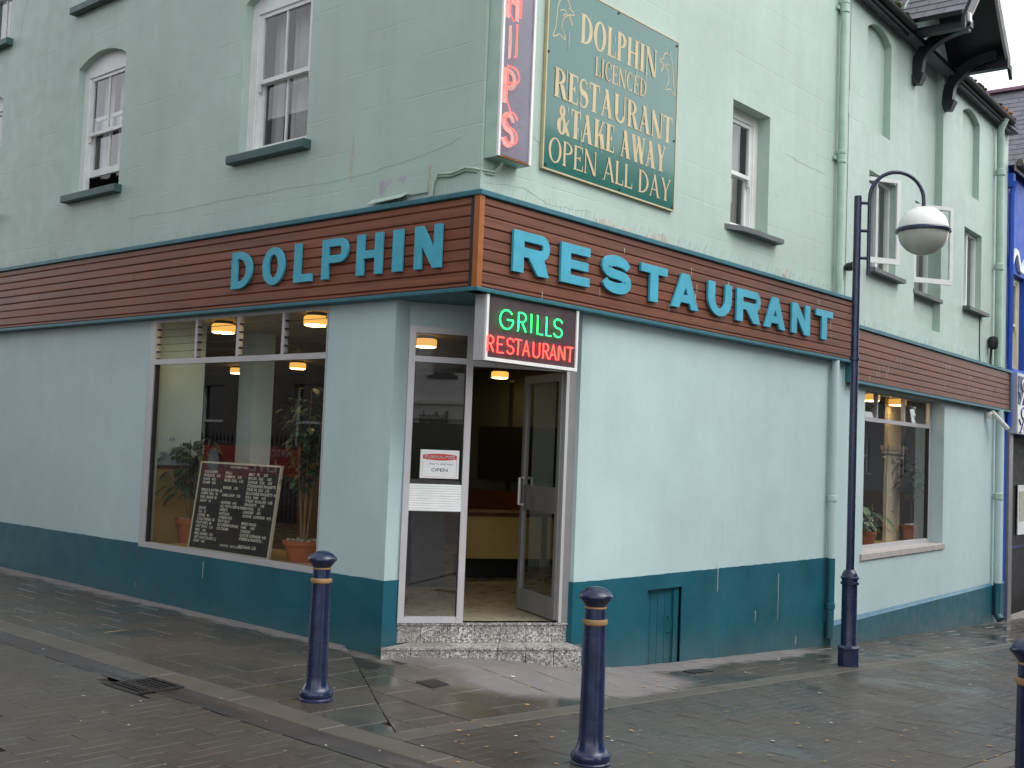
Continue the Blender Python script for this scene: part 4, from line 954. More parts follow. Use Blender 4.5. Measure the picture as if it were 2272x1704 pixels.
# vertical neon CHIPS box
cs = thing('neon_sign', 'tall narrow box sign with pink neon letters of CHIPS on the corner', 'neon sign', (.32, .03, 3.9))
FN = Fr((0, -.035, 0), 0); U0, U1, Z0_, Z1_ = .125, .512, 3.905, 5.72
mb = MB(); mb.box(FN, U0, U1, .004, .130, Z0_, Z1_); mb.build('case', 'pipe_green', cs)
mb = MB(); mb.box(FN, U0+.012, U1-.012, -.002, .003, Z0_+.02, Z1_-.02); mb.build('face', 'sign_grey', cs)
mb = MB(); mb.box(FN, U0-.001, U0+.022, -.014, .006, Z0_+.004, Z1_); mb.box(FN, U1-.024, U1+.001, -.014, .006, Z0_+.004, Z1_); mb.build('edge_trim', 'white_paint', cs)
mb = MB(); mb.box(FN, U0+.022, U1-.024, -.012, .006, Z0_+.001, Z0_+.012); mb.build('bottom_trim', 'rust_moss', cs)
rows = dict(S=4.01, P=4.345, I=4.69, H=5.01, C=5.34); lh = .275
def sstroke(w, h): return arc(w/2, h*.75, w/2, h*.25, 15, 270, 10)[:-1] + arc(w/2, h*.25, w/2, h*.25, 90, -165, 12)
for ch, z0 in rows.items():
    ua = U0+.03; w_ = .155
    if ch == 'I': O = [[(.045, .0), (.078, .02), (.085, lh*.6), (.075, lh), (.04, lh*.97)]]
    elif ch == 'C': L, R = offset_stroke(arc(w_/2, lh/2, w_/2-.02, lh/2-.02, 40, 320, 20), .045); O = [L+R[::-1]]
    else: O = block(ch, w_, lh, .048)
    vs, fs = curve_mesh(O, 0); mb = MB(); mb.add([FN.p(ua+.003+v[0], -.0042, z0-.02+v[1]) for v in vs], fs); mb.build('painted_letter', 'sign_pink', cs)
    w2 = .135; d = -.04
    if ch == 'S': P = [sstroke(w2, lh*.9)]
    elif ch == 'P': P = [[(0, 0), (0, lh*.95)] + arc(w2*.5, lh*.72, w2*.5, lh*.23, 90, -90, 10) + [(0, lh*.49)]]
    elif ch == 'I': P = [[(.075, 0), (.09, .01), (.09, lh*.95)]]
    elif ch == 'H': P = [[(.0, 0), (0, lh*.95)], [(w2*.92, 0), (w2*.92, lh*.95)], [(0, lh*.5), (w2*.92, lh*.5)]]
    else: P = [arc(w2/2, lh/2, w2/2, lh/2, 45, 315, 16)]
    for p in P:
        mb = MB(); mb.tube([FN.p(ua+.012+a, d, z0+b) for a, b in p], .0062, 8); mb.build('neon_tube', 'neon_pink', cs, True)
for za, zb in ((4.01+lh*.9, 4.345), (4.69+lh, 5.01)):
    mb = MB(); mb.tube([FN.p(U0+.10, -.036, za), FN.p(U0+.05, -.036, zb)], .004, 6); mb.build('tube_link', 'neon_pink', cs, True)
cb = [FN.p(.27, .06, 3.905), FN.p(.27, .10, 3.84), FN.p(.24, .125, 3.80), FN.p(.16, .128, 3.795)]
lc = [Vector((.092, .14, 3.80)), Vector((.088, .25, 3.825)), Vector((.088, .40, 3.80)), Vector((.088, .55, 3.815)), Vector((.088, .60, 3.75)), Vector((.08, .615, 3.66))]
mb = MB(); mb.tube(cb+lc, .011, 8); mb.build('power_cable', 'cable_green', None, True, label='painted power cable looping from the tall neon box round the corner', cat='cable')
mb = MB(); mb.tube([p+Vector((-.012, -.012, .016)) for p in cb+lc[:-1]]+[lc[-1]+Vector((-.01, -.02, 0))], .009, 8); mb.build('power_cable', 'cable_green', None, True, label='thinner second cable clipped above the painted power cable', cat='cable')

# GRILLS RESTAURANT neon box under the fascia
gsn = thing('neon_sign', 'wide brown box sign with green GRILLS and red RESTAURANT neon over the door', 'neon sign', (.7, .07, 2.355))
FG = Fr((0, .02, 0), 0); gu0, gu1, gz0, gz1 = .137, 1.268, 2.355, 2.858
mb = MB(); mb.box(FG, gu0, gu1, .012, .115, gz0, gz1); mb.build('case', 'aluminium', gsn)
mb = MB(); mb.box(FG, gu0+.025, gu1-.025, .004, .011, gz0+.025, gz1); mb.build('face', 'panel_brown', gsn)
mb = MB(); mb.box(FG, gu0, gu0+.026, -.008, .011, gz0, gz1); mb.box(FG, gu1-.026, gu1, -.008, .011, gz0, gz1); mb.box(FG, gu0+.026, gu1-.026, -.008, .011, gz0, gz0+.026); mb.build('frame', 'white_paint', gsn)
def nstroke(ch, w, h):
    if ch == 'G': return [arc(w/2, h/2, w/2, h/2, 40, 350, 22) + [(w*.98, h*.50), (w*.55, h*.50)]]
    if ch == 'R': return [[(0, 0), (w*.08, h*.05), (w*.08, h)] + arc(w*.45, h*.75, w*.45, h*.25, 90, -90, 10) + [(w*.25, h*.5)], [(w*.45, h*.5), (w*.92, 0)]]
    if ch == 'I': return [[(0, 0), (0, h), (-.008, h)]]
    if ch == 'L': return [[(0, h), (w*.08, h*.98), (w*.08, 0), (w*.85, 0)]]
    if ch == 'S': return [sstroke(w, h)]
    if ch == 'E': return [[(w, h), (w*.15, h), (w*.08, h*.55), (w*.12, h*.5), (w*.12, 0), (w, 0)], [(w*.12, h*.53), (w*.8, h*.53)]]
    if ch == 'T': return [[(0, h), (w, h)], [(w*.55, h*.94), (w*.5, 0)]]
    if ch == 'A': return [[(0, 0), (w*.5, h), (w, 0)], [(w*.2, h*.33), (w*.75, h*.33)]]
    if ch == 'U': return [[(0, h)] + arc(w/2, h*.25, w/2, h*.25, 180, 360, 12) + [(w, h)]]
    if ch == 'N': return [[(0, 0), (0, h*.9), (w*.1, h), (w*.85, .02), (w, h*.08), (w, h)]]
def neon(word, xs, z0, h, ws, mat, r, slope=0):
    for i, ch in enumerate(word):
        for p in nstroke(ch, ws[i] if isinstance(ws, list) else ws, h):
            mb = MB(); mb.tube([FG.p(xs[i]+a, -.016, z0+b+slope*i) for a, b in p], r, 8); mb.build('neon_tube', mat, gsn, True)
sc = lambda q: gu0+(q-150)/1770*(gu1-gu0)
neon('GRILLS', [sc(v) for v in (375, 700, 955, 1065, 1240, 1400)], 2.612, .145, [.155, .108, .02, .085, .078, .105], 'neon_green', .0062)
neon('RESTAURANT', [sc(v) for v in (165, 335, 520, 660, 815, 1010, 1195, 1340, 1510, 1680)], 2.425, .118, .078, 'neon_red', .0054)

# Pukka pies card hanging inside the door's upper pane
pk = thing('card_sign', 'white and red card reading PUKKA-PIES and OPEN behind the door glass', 'sign', FD.p(.28, .02, 1.40))
k5 = 1659/740
def r5(x, y): return on_frame(FD, .016, 860+x/k5, 660+y/k5)
pu0, pz1 = r5(163, 755); pu1, _ = r5(355, 765); _, pz0 = r5(163, 897)
pu1 = min(pu1, .478)
mb = MB(); mb.box(FD, pu0, pu1, -.004, .002, pz0, pz1); mb.build('card', 'sign_white', pk)
pw, ph = pu1-pu0, pz1-pz0; mb = MB()
L = [(pu0+pw*(.06+.88*i/16), pz1-ph*.25+ph*(.07+.05*sin(pi*i/16))) for i in range(17)]; R = [(u, 2*(pz1-ph*.25)-z) for u, z in L]
mb.add([FD.p(u, -.0048, z) for u, z in L]+[FD.p(u, -.0048, z) for u, z in R], [(i, i+1, 17+i+1, 17+i) for i in range(16)]); mb.build('red_lozenge', 'sign_red', pk)
mb = MB(); put_text(mb, FD, 'PUKKA-PIES', pu0+pw*.5, pz1-ph*.295, ph*.088, -.0054, pw*.76, 'c', 0, .02); mb.build('lettering', 'sign_white', pk)
mb = MB(); put_text(mb, FD, 'PUKKA-PIES', pu0+pw*.5, pz1-ph*.288, ph*.07, -.0060, pw*.74, 'c', 0, -.004); put_text(mb, FD, "...they're delicious", pu0+pw*.5, pz1-ph*.52, ph*.07, -.0048, pw*.68, 'c', .25); put_text(mb, FD, 'OPEN', pu0+pw*.5, pz1-ph*.76, ph*.115, -.0048, pw*.42, 'c', 0, .01); mb.build('lettering', 'sign_ink', pk)
mb = MB()
for a, b, c_, d_ in ((.06, .94, .055, .062), (.06, .066, .062, .66), (.934, .94, .062, .66)): mb.box(FD, pu0+pw*a, pu0+pw*b, -.0048, -.0041, pz0+ph*c_, pz0+ph*d_)
mb.build('red_line', 'sign_red', pk)

# menu board leaning in the shop window
mn_ = thing('menu_board', 'black peg-letter menu board in a pale frame leaning in the shop window', 'menu board', (.28, 3.2, .63))
FMB = Fr((.19, 0, 0), -pi/2); lean = .122
class Lean:
    def p(s, u, d, z): return FMB.p(u, d+(z-.628)*lean, z)
FB = Lean(); mu0, mu1, mz0, mz1 = -3.86, -2.615, .632, 1.445
shear = lambda z: 0.0
class LeanS:
    def p(s, u, d, z): return FMB.p(u+shear(z), d+(z-.628)*lean, z)
FB = LeanS()
mb = MB(); mb.box(FB, mu0, mu1, .0, .02, mz0, mz1); mb.build('board', 'board_black', mn_)
mb = MB(); fw_ = .016
for a, b, c_, d_ in ((mu0-fw_, mu1+fw_, mz0-fw_, mz0), (mu0-fw_, mu1+fw_, mz1, mz1+fw_), (mu0-fw_, mu0, mz0, mz1), (mu1, mu1+fw_, mz0, mz1)): mb.box(FB, a, b, -.008, .02, c_, d_)
mb.build('frame', 'cream_paint', mn_)
mb = MB(); MW, MH = mu1-mu0, mz1-mz0
def row(fu, fz, s): put_text(mb, FB, s, mu0+MW*fu, mz0+MH*(1-fz), .0250, -.0015, None, 'l', 0, .018)
put_text(mb, FB, 'RESTAURANT MENU', mu0+MW*.5, mz0+MH*.957, .021, -.0015, None, 'c')
cols = [(.05, .115, .043, ['COD & CHIPS', 'HADDOCK   4.95', 'PLAICE   4.95', 'SCAMPI   4.85', '', 'BREAD & BUTTER  60', 'CHIPPY TEAS   90', 'PEAS / BEANS  80', 'GRAVY   60', '', '     DRINKS', 'TEA   75', 'COFFEE   90', 'COLD DRINKS  85', 'FRUIT JUICE  80', 'HOT CHOC  1.10', 'MILK   1.00', 'MILK SHAKES  1.50', 'HOT CHOCOLATE 1.2', 'SOUP   1.60']),
        (.33, .115, .043, ['       GRILLS', 'GAMMON    5.95', 'MIXED GRILL   6.25', '', 'BURGER    2.95', '', 'LAMB CHOP   5.95', '', 'CHICKEN   4.95', 'ALL WITH CHIPS & PEAS', '     SWEETS', 'GATEAUX', 'CHEESECAKE', 'FRUIT JELLY', 'ICE CREAM SUNDAE', 'ICE CREAM']),
        (.63, .115, .043, ['MEAT   PIE      3.95', 'BACON   EGG      4.25', 'SAUSAGE   EGG     3.95', 'STEAKBURGER SPAGHETTI  3.9', 'STEAK PIE  EGG   3.95', 'BOLOGNESE SPAGHETTI  4.5', 'ROLE   HAM     4.25', 'TURKEY  ESCALOPE   4.95', 'SPAGHETTI      3.95', 'NOODLE      3.5', 'LASAGNE     4.95', 'QUICHE   LORRAINE   4.95', '', '     MIXED SALAD', 'HAM       4.95', 'CHICKEN     ..', 'QUICHE LORRAINE  4.95', 'CHEESE & PINEAPPLE ..', '', 'SIDE SALAD  2.25'])]
for fu, fz, st_, rows_ in cols:
    for i, s in enumerate(rows_):
        if s.strip(): row(fu, fz+st_*i, s)
put_text(mb, FB, 'LICENCED   RESTAURANT', mu0+MW*.40, mz0+MH*.055, .021, -.0015, None, 'l')
mb.build('lettering', 'menu_letter', mn_)

# peeling board and flakes beside the cable
pb = thing('peeling_board', 'painted boxed-out panel with a bent metal lip and lilac peeling paint over the fascia', 'panel', (.09, .9, 3.64))
mb = MB(); mb.box(FL, -1.28, -.66, -.022, .01, 3.70, 3.92); mb.build('panel', 'mint_masonry', pb)
mb = MB(); mb.prism([FL.p(-1.30, -.024, 3.705), FL.p(-.86, -.024, 3.715), FL.p(-.88, -.105, 3.665), FL.p(-1.30, -.105, 3.650)], [FL.p(-1.30, -.024, 3.712), FL.p(-.86, -.024, 3.722), FL.p(-.88, -.105, 3.672), FL.p(-1.30, -.105, 3.657)]); mb.build('metal_lip', 'mint_masonry', pb)
for pts in ([(-1.22, 3.74), (-1.17, 3.73), (-1.14, 3.80), (-1.09, 3.83), (-1.08, 3.86), (-1.14, 3.84), (-1.18, 3.87), (-1.21, 3.84)], [(-1.0, 3.85), (-.93, 3.80), (-.90, 3.87), (-.94, 3.87)]):
    mb = MB(); mb.fprism(FL, pts, -.0235, -.0215); mb.build('flake', 'lilac_flake', pb)
mb = MB(); mb.fprism(FL, [(-.66, 3.66), (-.63, 3.66), (-.625, 3.92), (-.65, 3.93)], -.006, .004); mb.build('bare_strip', 'raw_render', pb)

# ================================================================== THE GABLED BUILDING
gb = thing('gabled_building', 'pale green annexe with blind arches, open casements and a black projecting gable', 'building', F2.p(0, 0, -.4))
mb = MB()
wall(mb, F2, -.10, 1.75, 2.6, 7.36, [(.45, 1.30, 5.86, 7.22, .09, .13, True), (.60, 1.60, 4.12, 5.33, .11)])
wall(mb, F2, 1.75, 3.80, 2.6, 7.80, [(2.33, 3.48, 3.60, 7.56, .10, .15)])
F2n = Fr(F2.p(0, .10, 0), A2); wall(mb, F2n, 2.33, 3.48, 3.60, 7.56, [(2.34, 3.47, 4.10, 5.36, .12)])
wall(mb, F2, 3.80, 6.98, 2.6, 7.36, [(4.40, 5.30, 5.87, 7.20, .09, .13, True), (4.58, 5.50, 4.14, 5.345, .11)])
mb.poly([F2.p(1.75, 0, 7.80), F2.p(3.80, 0, 7.80), F2.p(2.78, 0, 8.75)])
mb.box(F2, 6.98, 6.99, 0, 8, -1.2, 7.36); mb.build('wall', 'mint_masonry', gb)
mb = MB(); wall(mb, F2, .0, 6.98, -1.3, 2.68, [(.62, 3.76, .56, 2.66, .20)]); mb.build('wall', 'aqua_masonry', gb)
mb = MB(); mb.box(F2, -.37, 6.985, -.028, .02, -1.5, -.175); mb.build('plinth', 'teal_plinth', gb)
mb = MB(); mb.prism([F2.p(-.37, -.028, -.175), F2.p(6.985, -.028, -.175), F2.p(6.985, -.001, -.175), F2.p(-.37, -.001, -.175)], [F2.p(-.37, -.004, -.125), F2.p(6.985, -.004, -.135), F2.p(6.985, -.001, -.135), F2.p(-.37, -.001, -.125)]); mb.build('plinth_edge', 'teal_plinth_edge', gb)
# casements
def casement(F, ua, ub, za, zb, d, bars, opened=None, sill_ext=.1):
    mb = MB(); f = .05
    mb.box(F, ua, ua+f, d, d+.06, za, zb); mb.box(F, ub-f, ub, d, d+.06, za, zb); mb.box(F, ua+f, ub-f, d, d+.06, za, za+f); mb.box(F, ua+f, ub-f, d, d+.06, zb-f, zb)
    fr = mb.build('window', 'white_paint', gb)
    for u in bars:
        mb = MB(); mb.box(F, u-.025, u+.025, d-.004, d+.058, za+f, zb-f); mb.build('mullion', 'white_paint', fr)
    e = [ua+f]+[b for b in bars]+[ub-f]
    for i in range(len(e)-1):
        mb = MB(); mb.poly([F.p(e[i]+.02, d+.03, za+f), F.p(e[i+1]-.02, d+.03, za+f), F.p(e[i+1]-.02, d+.03, zb-f), F.p(e[i]+.02, d+.03, zb-f)]); mb.build('pane', 'glass_up', fr)
    mb = MB(); n = 22; P = [(ua+(ub-ua)*i/n, d+.14+.02*sin(i*1.4)) for i in range(n+1)]
    mb.add([F.p(u, q, z) for u, q in P for z in (za, zb)], [(2*i, 2*i+2, 2*i+3, 2*i+1) for i in range(n)]); mb.build('curtain', 'net_curtain', fr)
    mb = MB(); mb.box(F, ua-.05, ub+.05, d+.065, d+.8, za-.05, zb+.05, skip=('front',)); mb.build('room', 'interior_brown', fr)
    mb = MB(); mb.prism([F.p(ua-sill_ext*.3, 0-.11, za-.07), F.p(ub+sill_ext, -.11, za-.07), F.p(ub+sill_ext, 0, za-.07), F.p(ub, d, za-.07), F.p(ua, d, za-.07), F.p(ua-sill_ext*.3, 0, za-.07)], [F.p(ua-sill_ext*.3, 0-.11, za-.02), F.p(ub+sill_ext, -.11, za-.02), F.p(ub+sill_ext, 0, za-.005), F.p(ub, d, za), F.p(ua, d, za), F.p(ua-sill_ext*.3, 0, za-.005)]); mb.build('sill', 'slate_sill', fr)
    if opened:
        (hu, hd), (ou, od), z0, z1 = opened; a, b = F2.p(hu, hd, 0), F2.p(ou, od, 0); v = b-a; Fs = Fr(a, atan2(v.y, v.x)); L = v.length; s = .048
        mb = MB(); mb.box(Fs, 0, s, -.02, .02, z0, z1); mb.box(Fs, L-s, L, -.02, .02, z0, z1); mb.box(Fs, s, L-s, -.02, .02, z0, z0+.07); mb.box(Fs, s, L-s, -.02, .02, z1-s, z1); mb.build('open_sash', 'white_paint', fr)
        mb = MB(); mb.poly([Fs.p(s, 0, z0+.07), Fs.p(L-s, 0, z0+.07), Fs.p(L-s, 0, z1-s), Fs.p(s, 0, z1-s)]); mb.build('pane', 'glass_up', fr)
casement(F2, .60, 1.60, 4.12, 5.33, .09, (1.12,), ((.70, .10), (1.13, -.20), 4.20, 5.28))
casement(F2n, 2.34, 3.47, 4.10, 5.36, .08, (2.84,), ((2.55, .10), (3.08, -.27), 4.21, 5.30))
casement(F2, 4.58, 5.50, 4.14, 5.345, .09, (5.02,))
# lower window
mb = MB(); d = .18
mb.box(F2, .62, .72, d, d+.05, .60, 2.64); mb.box(F2, 3.66, 3.76, d, d+.05, .60, 2.64); mb.box(F2, .72, 3.66, d, d+.05, .60, .66); mb.box(F2, .72, 3.66, d, d+.05, 2.60, 2.64)
w2 = mb.build('shop_window', 'aluminium', gb)
mb = MB(); mb.box(F2, .72, 3.66, d-.006, d+.054, 2.235, 2.285); mb.build('transom', 'aluminium', w2)
for u in (1.55, 2.60):
    mb = MB(); mb.box(F2, u-.02, u+.02, d, d+.05, 2.285, 2.60); mb.build('mullion', 'aluminium', w2)
mb = MB(); mb.poly([F2.p(.72, d+.025, .66), F2.p(3.66, d+.025, .66), F2.p(3.66, d+.025, 2.235), F2.p(.72, d+.025, 2.235)]); mb.build('pane', 'glass', w2)
e = (.72, 1.55, 2.60, 3.66)
for i in range(3):
    for k in range(3 if i else 4):
        n = 3 if i else 4; h = .315/n; mb = MB(); z0 = 2.285+k*h; til = .05 if i == 0 and k in (1, 2) else .012
        mb.prism([F2.p(e[i]+.02, d+.018, z0), F2.p(e[i+1]-.02, d+.018, z0), F2.p(e[i+1]-.02, d+.024, z0), F2.p(e[i]+.02, d+.024, z0)], [F2.p(e[i]+.02, d+.018+til, z0+h*.97), F2.p(e[i+1]-.02, d+.018+til, z0+h*.97), F2.p(e[i+1]-.02, d+.024+til, z0+h*.97), F2.p(e[i]+.02, d+.024+til, z0+h*.97)]); mb.build('louvre', 'glass_thin', w2)
mb = MB(); mb.box(F2, 3.635, 3.652, d-.002, d+.05, .66, 2.235); mb.build('gasket', 'dark_rubber', w2)
for k in range(7):
    ua = .55+k*.465; mb = MB(); mb.bbox(F2, ua, min(ua+.462, 3.80), -.025, d+.02, .515, .60, .008); mb.build('sill_stone', 'stone_sill', w2)
# room behind it
mb = MB(); mb.box(F2, -.05, 6.9, .26, 5.0, .05, .1); mb.build('interior_floor', 'lino_cream', gb)
mb = MB(); mb.box(F2, -.05, 6.9, .21, 5.0, 2.665, 2.70); mb.build('ceiling', 'ceiling_cream', gb)
mb = MB(); mb.box(F2, -.05, 6.9, 4.9, 5.0, .1, 2.665); mb.box(F2, -.05, .0, .26, 5.0, .1, 2.665); mb.box(F2, 3.78, 6.9, .22, .26, .1, 2.665); mb.build('interior_wall', 'interior_brown', gb)
mb = MB(); mb.box(F2, .3, 2.62, 2.4, 2.45, .1, 2.66); mb.build('blue_screen', 'interior_blue', gb)
mb = MB(); mb.cur = 0; mb.box(F2, 4.9, 5.0, .26, 4.9, 1.28, 2.665); mb.cur = 1; mb.box(F2, 4.89, 5.0, .26, 4.9, .1, 1.28); mb.build('partition', ['interior_aqua', 'interior_ochre'], gb)
V = lambda x, y: (1880+x*240/948, 840+y*240/948)
pd = .62; pa, _ = on_frame(F2, pd, *V(348, 900)); pb_, _ = on_frame(F2, pd, *V(466, 900)); _, zc1 = on_frame(F2, pd, *V(400, 590)); _, zc0 = on_frame(F2, pd, *V(400, 660))
pil = thing('interior_pilaster', 'cream panelled pilaster with moulded capital seen through the far window', 'pilaster', F2.p((pa+pb_)/2, pd, .1))
mb = MB(); mb.box(F2, pa, pb_, pd, pd+.05, .1, 2.66); mb.build('shaft', 'pilaster_cream', pil)
mb = MB(); mb.box(F2, pa-.07, pb_+.07, pd-.04, pd+.06, zc0, (zc0+zc1)/2); mb.box(F2, pa-.11, pb_+.11, pd-.06, pd+.07, (zc0+zc1)/2+.001, zc1); mb.build('capital', 'pilaster_cream', pil)
for z0, z1 in ((1.35, zc0-.1), (.75, 1.25)):
    for a, b, c_, d_ in ((pa+.05, pa+.075, z0, z1), (pb_-.075, pb_-.05, z0, z1), (pa+.075, pb_-.075, z1-.025, z1), (pa+.075, pb_-.075, z0, z0+.025)):
        mb = MB(); mb.box(F2, a, b, pd-.014, pd-.0005, c_, d_); mb.build('panel_mould', 'pilaster_cream', pil)
mb = MB(); n = 14
lo = [(pb_+.1+1.5*i/n, 2.05+.42*sin(pi*i/n)) for i in range(n+1)]
mb.fprism(F2, lo[::-1]+[(pb_+.1, 2.655), (pb_+1.6, 2.655)], pd+.02, pd+.2) if False else None
for i in range(n): mb.add([F2.p(lo[i][0], q, lo[i][1]) for q in (pd+.02, pd+.2)]+[F2.p(lo[i+1][0], q, lo[i+1][1]) for q in (pd+.02, pd+.2)]+[F2.p(lo[i][0], q, 2.655) for q in (pd+.02, pd+.2)]+[F2.p(lo[i+1][0], q, 2.655) for q in (pd+.02, pd+.2)], [(0, 2, 6, 4), (1, 5, 7, 3), (0, 1, 3, 2)])
mb.build('arch', 'pilaster_cream', pil)
for (X, Y), lab in (((1932, 884), 'lit drum lamp over the leafy sill plants in the far window'), ((1991, 894), 'lit drum lamp beside the cream pilaster in the far window')):
    P = on_plane((0, 0, 1), (0, 0, 2.575), X, Y); ceil_lamp(P.x, P.y, 2.66, lab)

# roof, eaves and the projecting gable
def slates(F_pt, nu, nv, su, sv, parent, mat, visible, name):
    stuff = MB()
    for j in range(nv):
        for i in range(-1, nu):
            a0 = i*su+(su/2 if j % 2 else 0); b0 = j*sv; t0, t1 = .014, .003; a1 = a0+su; a0 = max(a0, 0)
            if a1-a0 < .03: continue
            q = [F_pt(a0+.003, b0, t0), F_pt(a1-.003, b0, t0), F_pt(a1-.003, b0+sv*1.25, t1), F_pt(a0+.003, b0+sv*1.25, t1), F_pt(a0+.003, b0, t0-.009), F_pt(a1-.003, b0, t0-.009)]
            fs = [(0, 1, 2, 3), (4, 5, 1, 0), (0, 3, 4), (1, 5, 2)]
            c = px((q[0]+q[2])/2)
            if visible(c): mb = MB(); mb.add(q, fs); mb.build('slate', mat, parent)
            else: stuff.add(q, fs)
    if stuff.f: stuff.build('slates', mat, parent, kind='stuff')
mb = MB(); mb.poly([F2.p(-.1, -.17, 7.40), F2.p(6.98, -.17, 7.40), F2.p(6.98, 4.5, 10.6), F2.p(-.1, 4.5, 10.6)]); mb.poly([F2.p(-.1, -.17, 7.33), F2.p(6.98, -.17, 7.33), F2.p(6.98, .02, 7.33), F2.p(-.1, .02, 7.33)]); rf = mb.build('roof', 'slate_roof', gb)
mb = MB(); mb.box(F2, -.1, 1.58, -.12, -.085, 7.29, 7.45); mb.build('eaves_board', 'black_paint', rf)
mb = MB(); mb.box(F2, 3.86, 6.62, -.12, -.085, 7.29, 7.45); mb.build('eaves_board', 'black_paint', rf)
for ua, ub in ((-.1, 1.60), (3.80, 6.56)):
    mb = MB(); n = 12; P = []
    for u in (ua, ub):
        P += [F2.p(u, -.17-.062*cos(radians(a)), 7.43-.062*sin(radians(a))) for a in [i*180/n for i in range(n+1)]]
    P2 = []
    for u in (ua, ub): P2 += [F2.p(u, -.17-.055*cos(radians(a)), 7.43-.055*sin(radians(a))) for a in [i*180/n for i in range(n+1)]]
    m = n+1; mb.add(P, [(i, i+1, m+i+1, m+i) for i in range(n)]); mb.add(P2, [(m+i, m+i+1, i+1, i) for i in range(n)]); mb.poly(P[:m]); mb.poly(P[m:][::-1])
    mb.build('gutter', 'gutter_black', rf, True)
    mb = MB()
    for k in range(46):
        u = random.uniform(ua+.3, ub-.05); r = random.uniform(.018, .05); c = F2.p(u, -.17+random.uniform(-.05, .05), 7.44+random.uniform(0, .03))
        mb.lathe([(r*.6, -r*.4), (r, 0), (r*.75, r*.5), (r*.2, r*.72)], 7, c)
    mb.build('moss', 'moss', rf, kind='stuff')
mb = MB()
for k in range(14):
    r = random.uniform(.03, .055); c = F2.p(random.uniform(5.95, 6.35), -.17+random.uniform(-.05, .05), 7.45+random.uniform(0, .05)); mb.lathe([(r*.6, -r*.4), (r, 0), (r*.75, r*.5), (r*.2, r*.72)], 7, c)
mb.build('orange_lichen', 'rust_moss', rf, kind='stuff')
GC, GH, GZE, GZA, GOF = 2.68, 1.10, 7.46, 8.64, -.80
slp = sqrt(GH**2+(GZA-GZE)**2)
gt = MB()
for s in (-1, 1):
    e0, a0 = (GC+s*GH, GZE), (GC, GZA); nn = Vector((s*(GZA-GZE), GH)).normalized()*.05
    P = [F2.p(e0[0], GOF, e0[1]), F2.p(a0[0], GOF, a0[1]), F2.p(a0[0], 2.6, a0[1]), F2.p(e0[0], 2.6, e0[1])]
    Q = [F2.p(e0[0]+nn.x, GOF, e0[1]+nn.y), F2.p(a0[0], GOF, a0[1]+.065), F2.p(a0[0], 2.6, a0[1]+.065), F2.p(e0[0]+nn.x, 2.6, e0[1]+nn.y)]
    gt.prism(P, Q) if s > 0 else gt.prism(P[::-1], Q[::-1])
gable = gt.build('gable_roof', 'black_paint', gb)
def gpt(a, b, t):                                  # left slope: a along the eave from the front, b up the slope
    f = b/slp; nx, nz = -(GZA-GZE)/slp, GH/slp; return F2.p(GC-GH+GH*f+nx*(.052+t), GOF-.03+a, GZE+(GZA-GZE)*f+nz*(.052+t))
slates(gpt, 13, 10, .26, .165, gable, 'slate_roof', lambda c: -60 < c[1] < 80 and 1900 < c[0] < 2200, 'l')
def gpt2(a, b, t):
    f = b/slp; nx, nz = (GZA-GZE)/slp, GH/slp; return F2.p(GC+GH-GH*f+nx*(.052+t), GOF-.03+a, GZE+(GZA-GZE)*f+nz*(.052+t))
slates(gpt2, 13, 10, .26, .165, gable, 'slate_roof', lambda c: False, 'r')
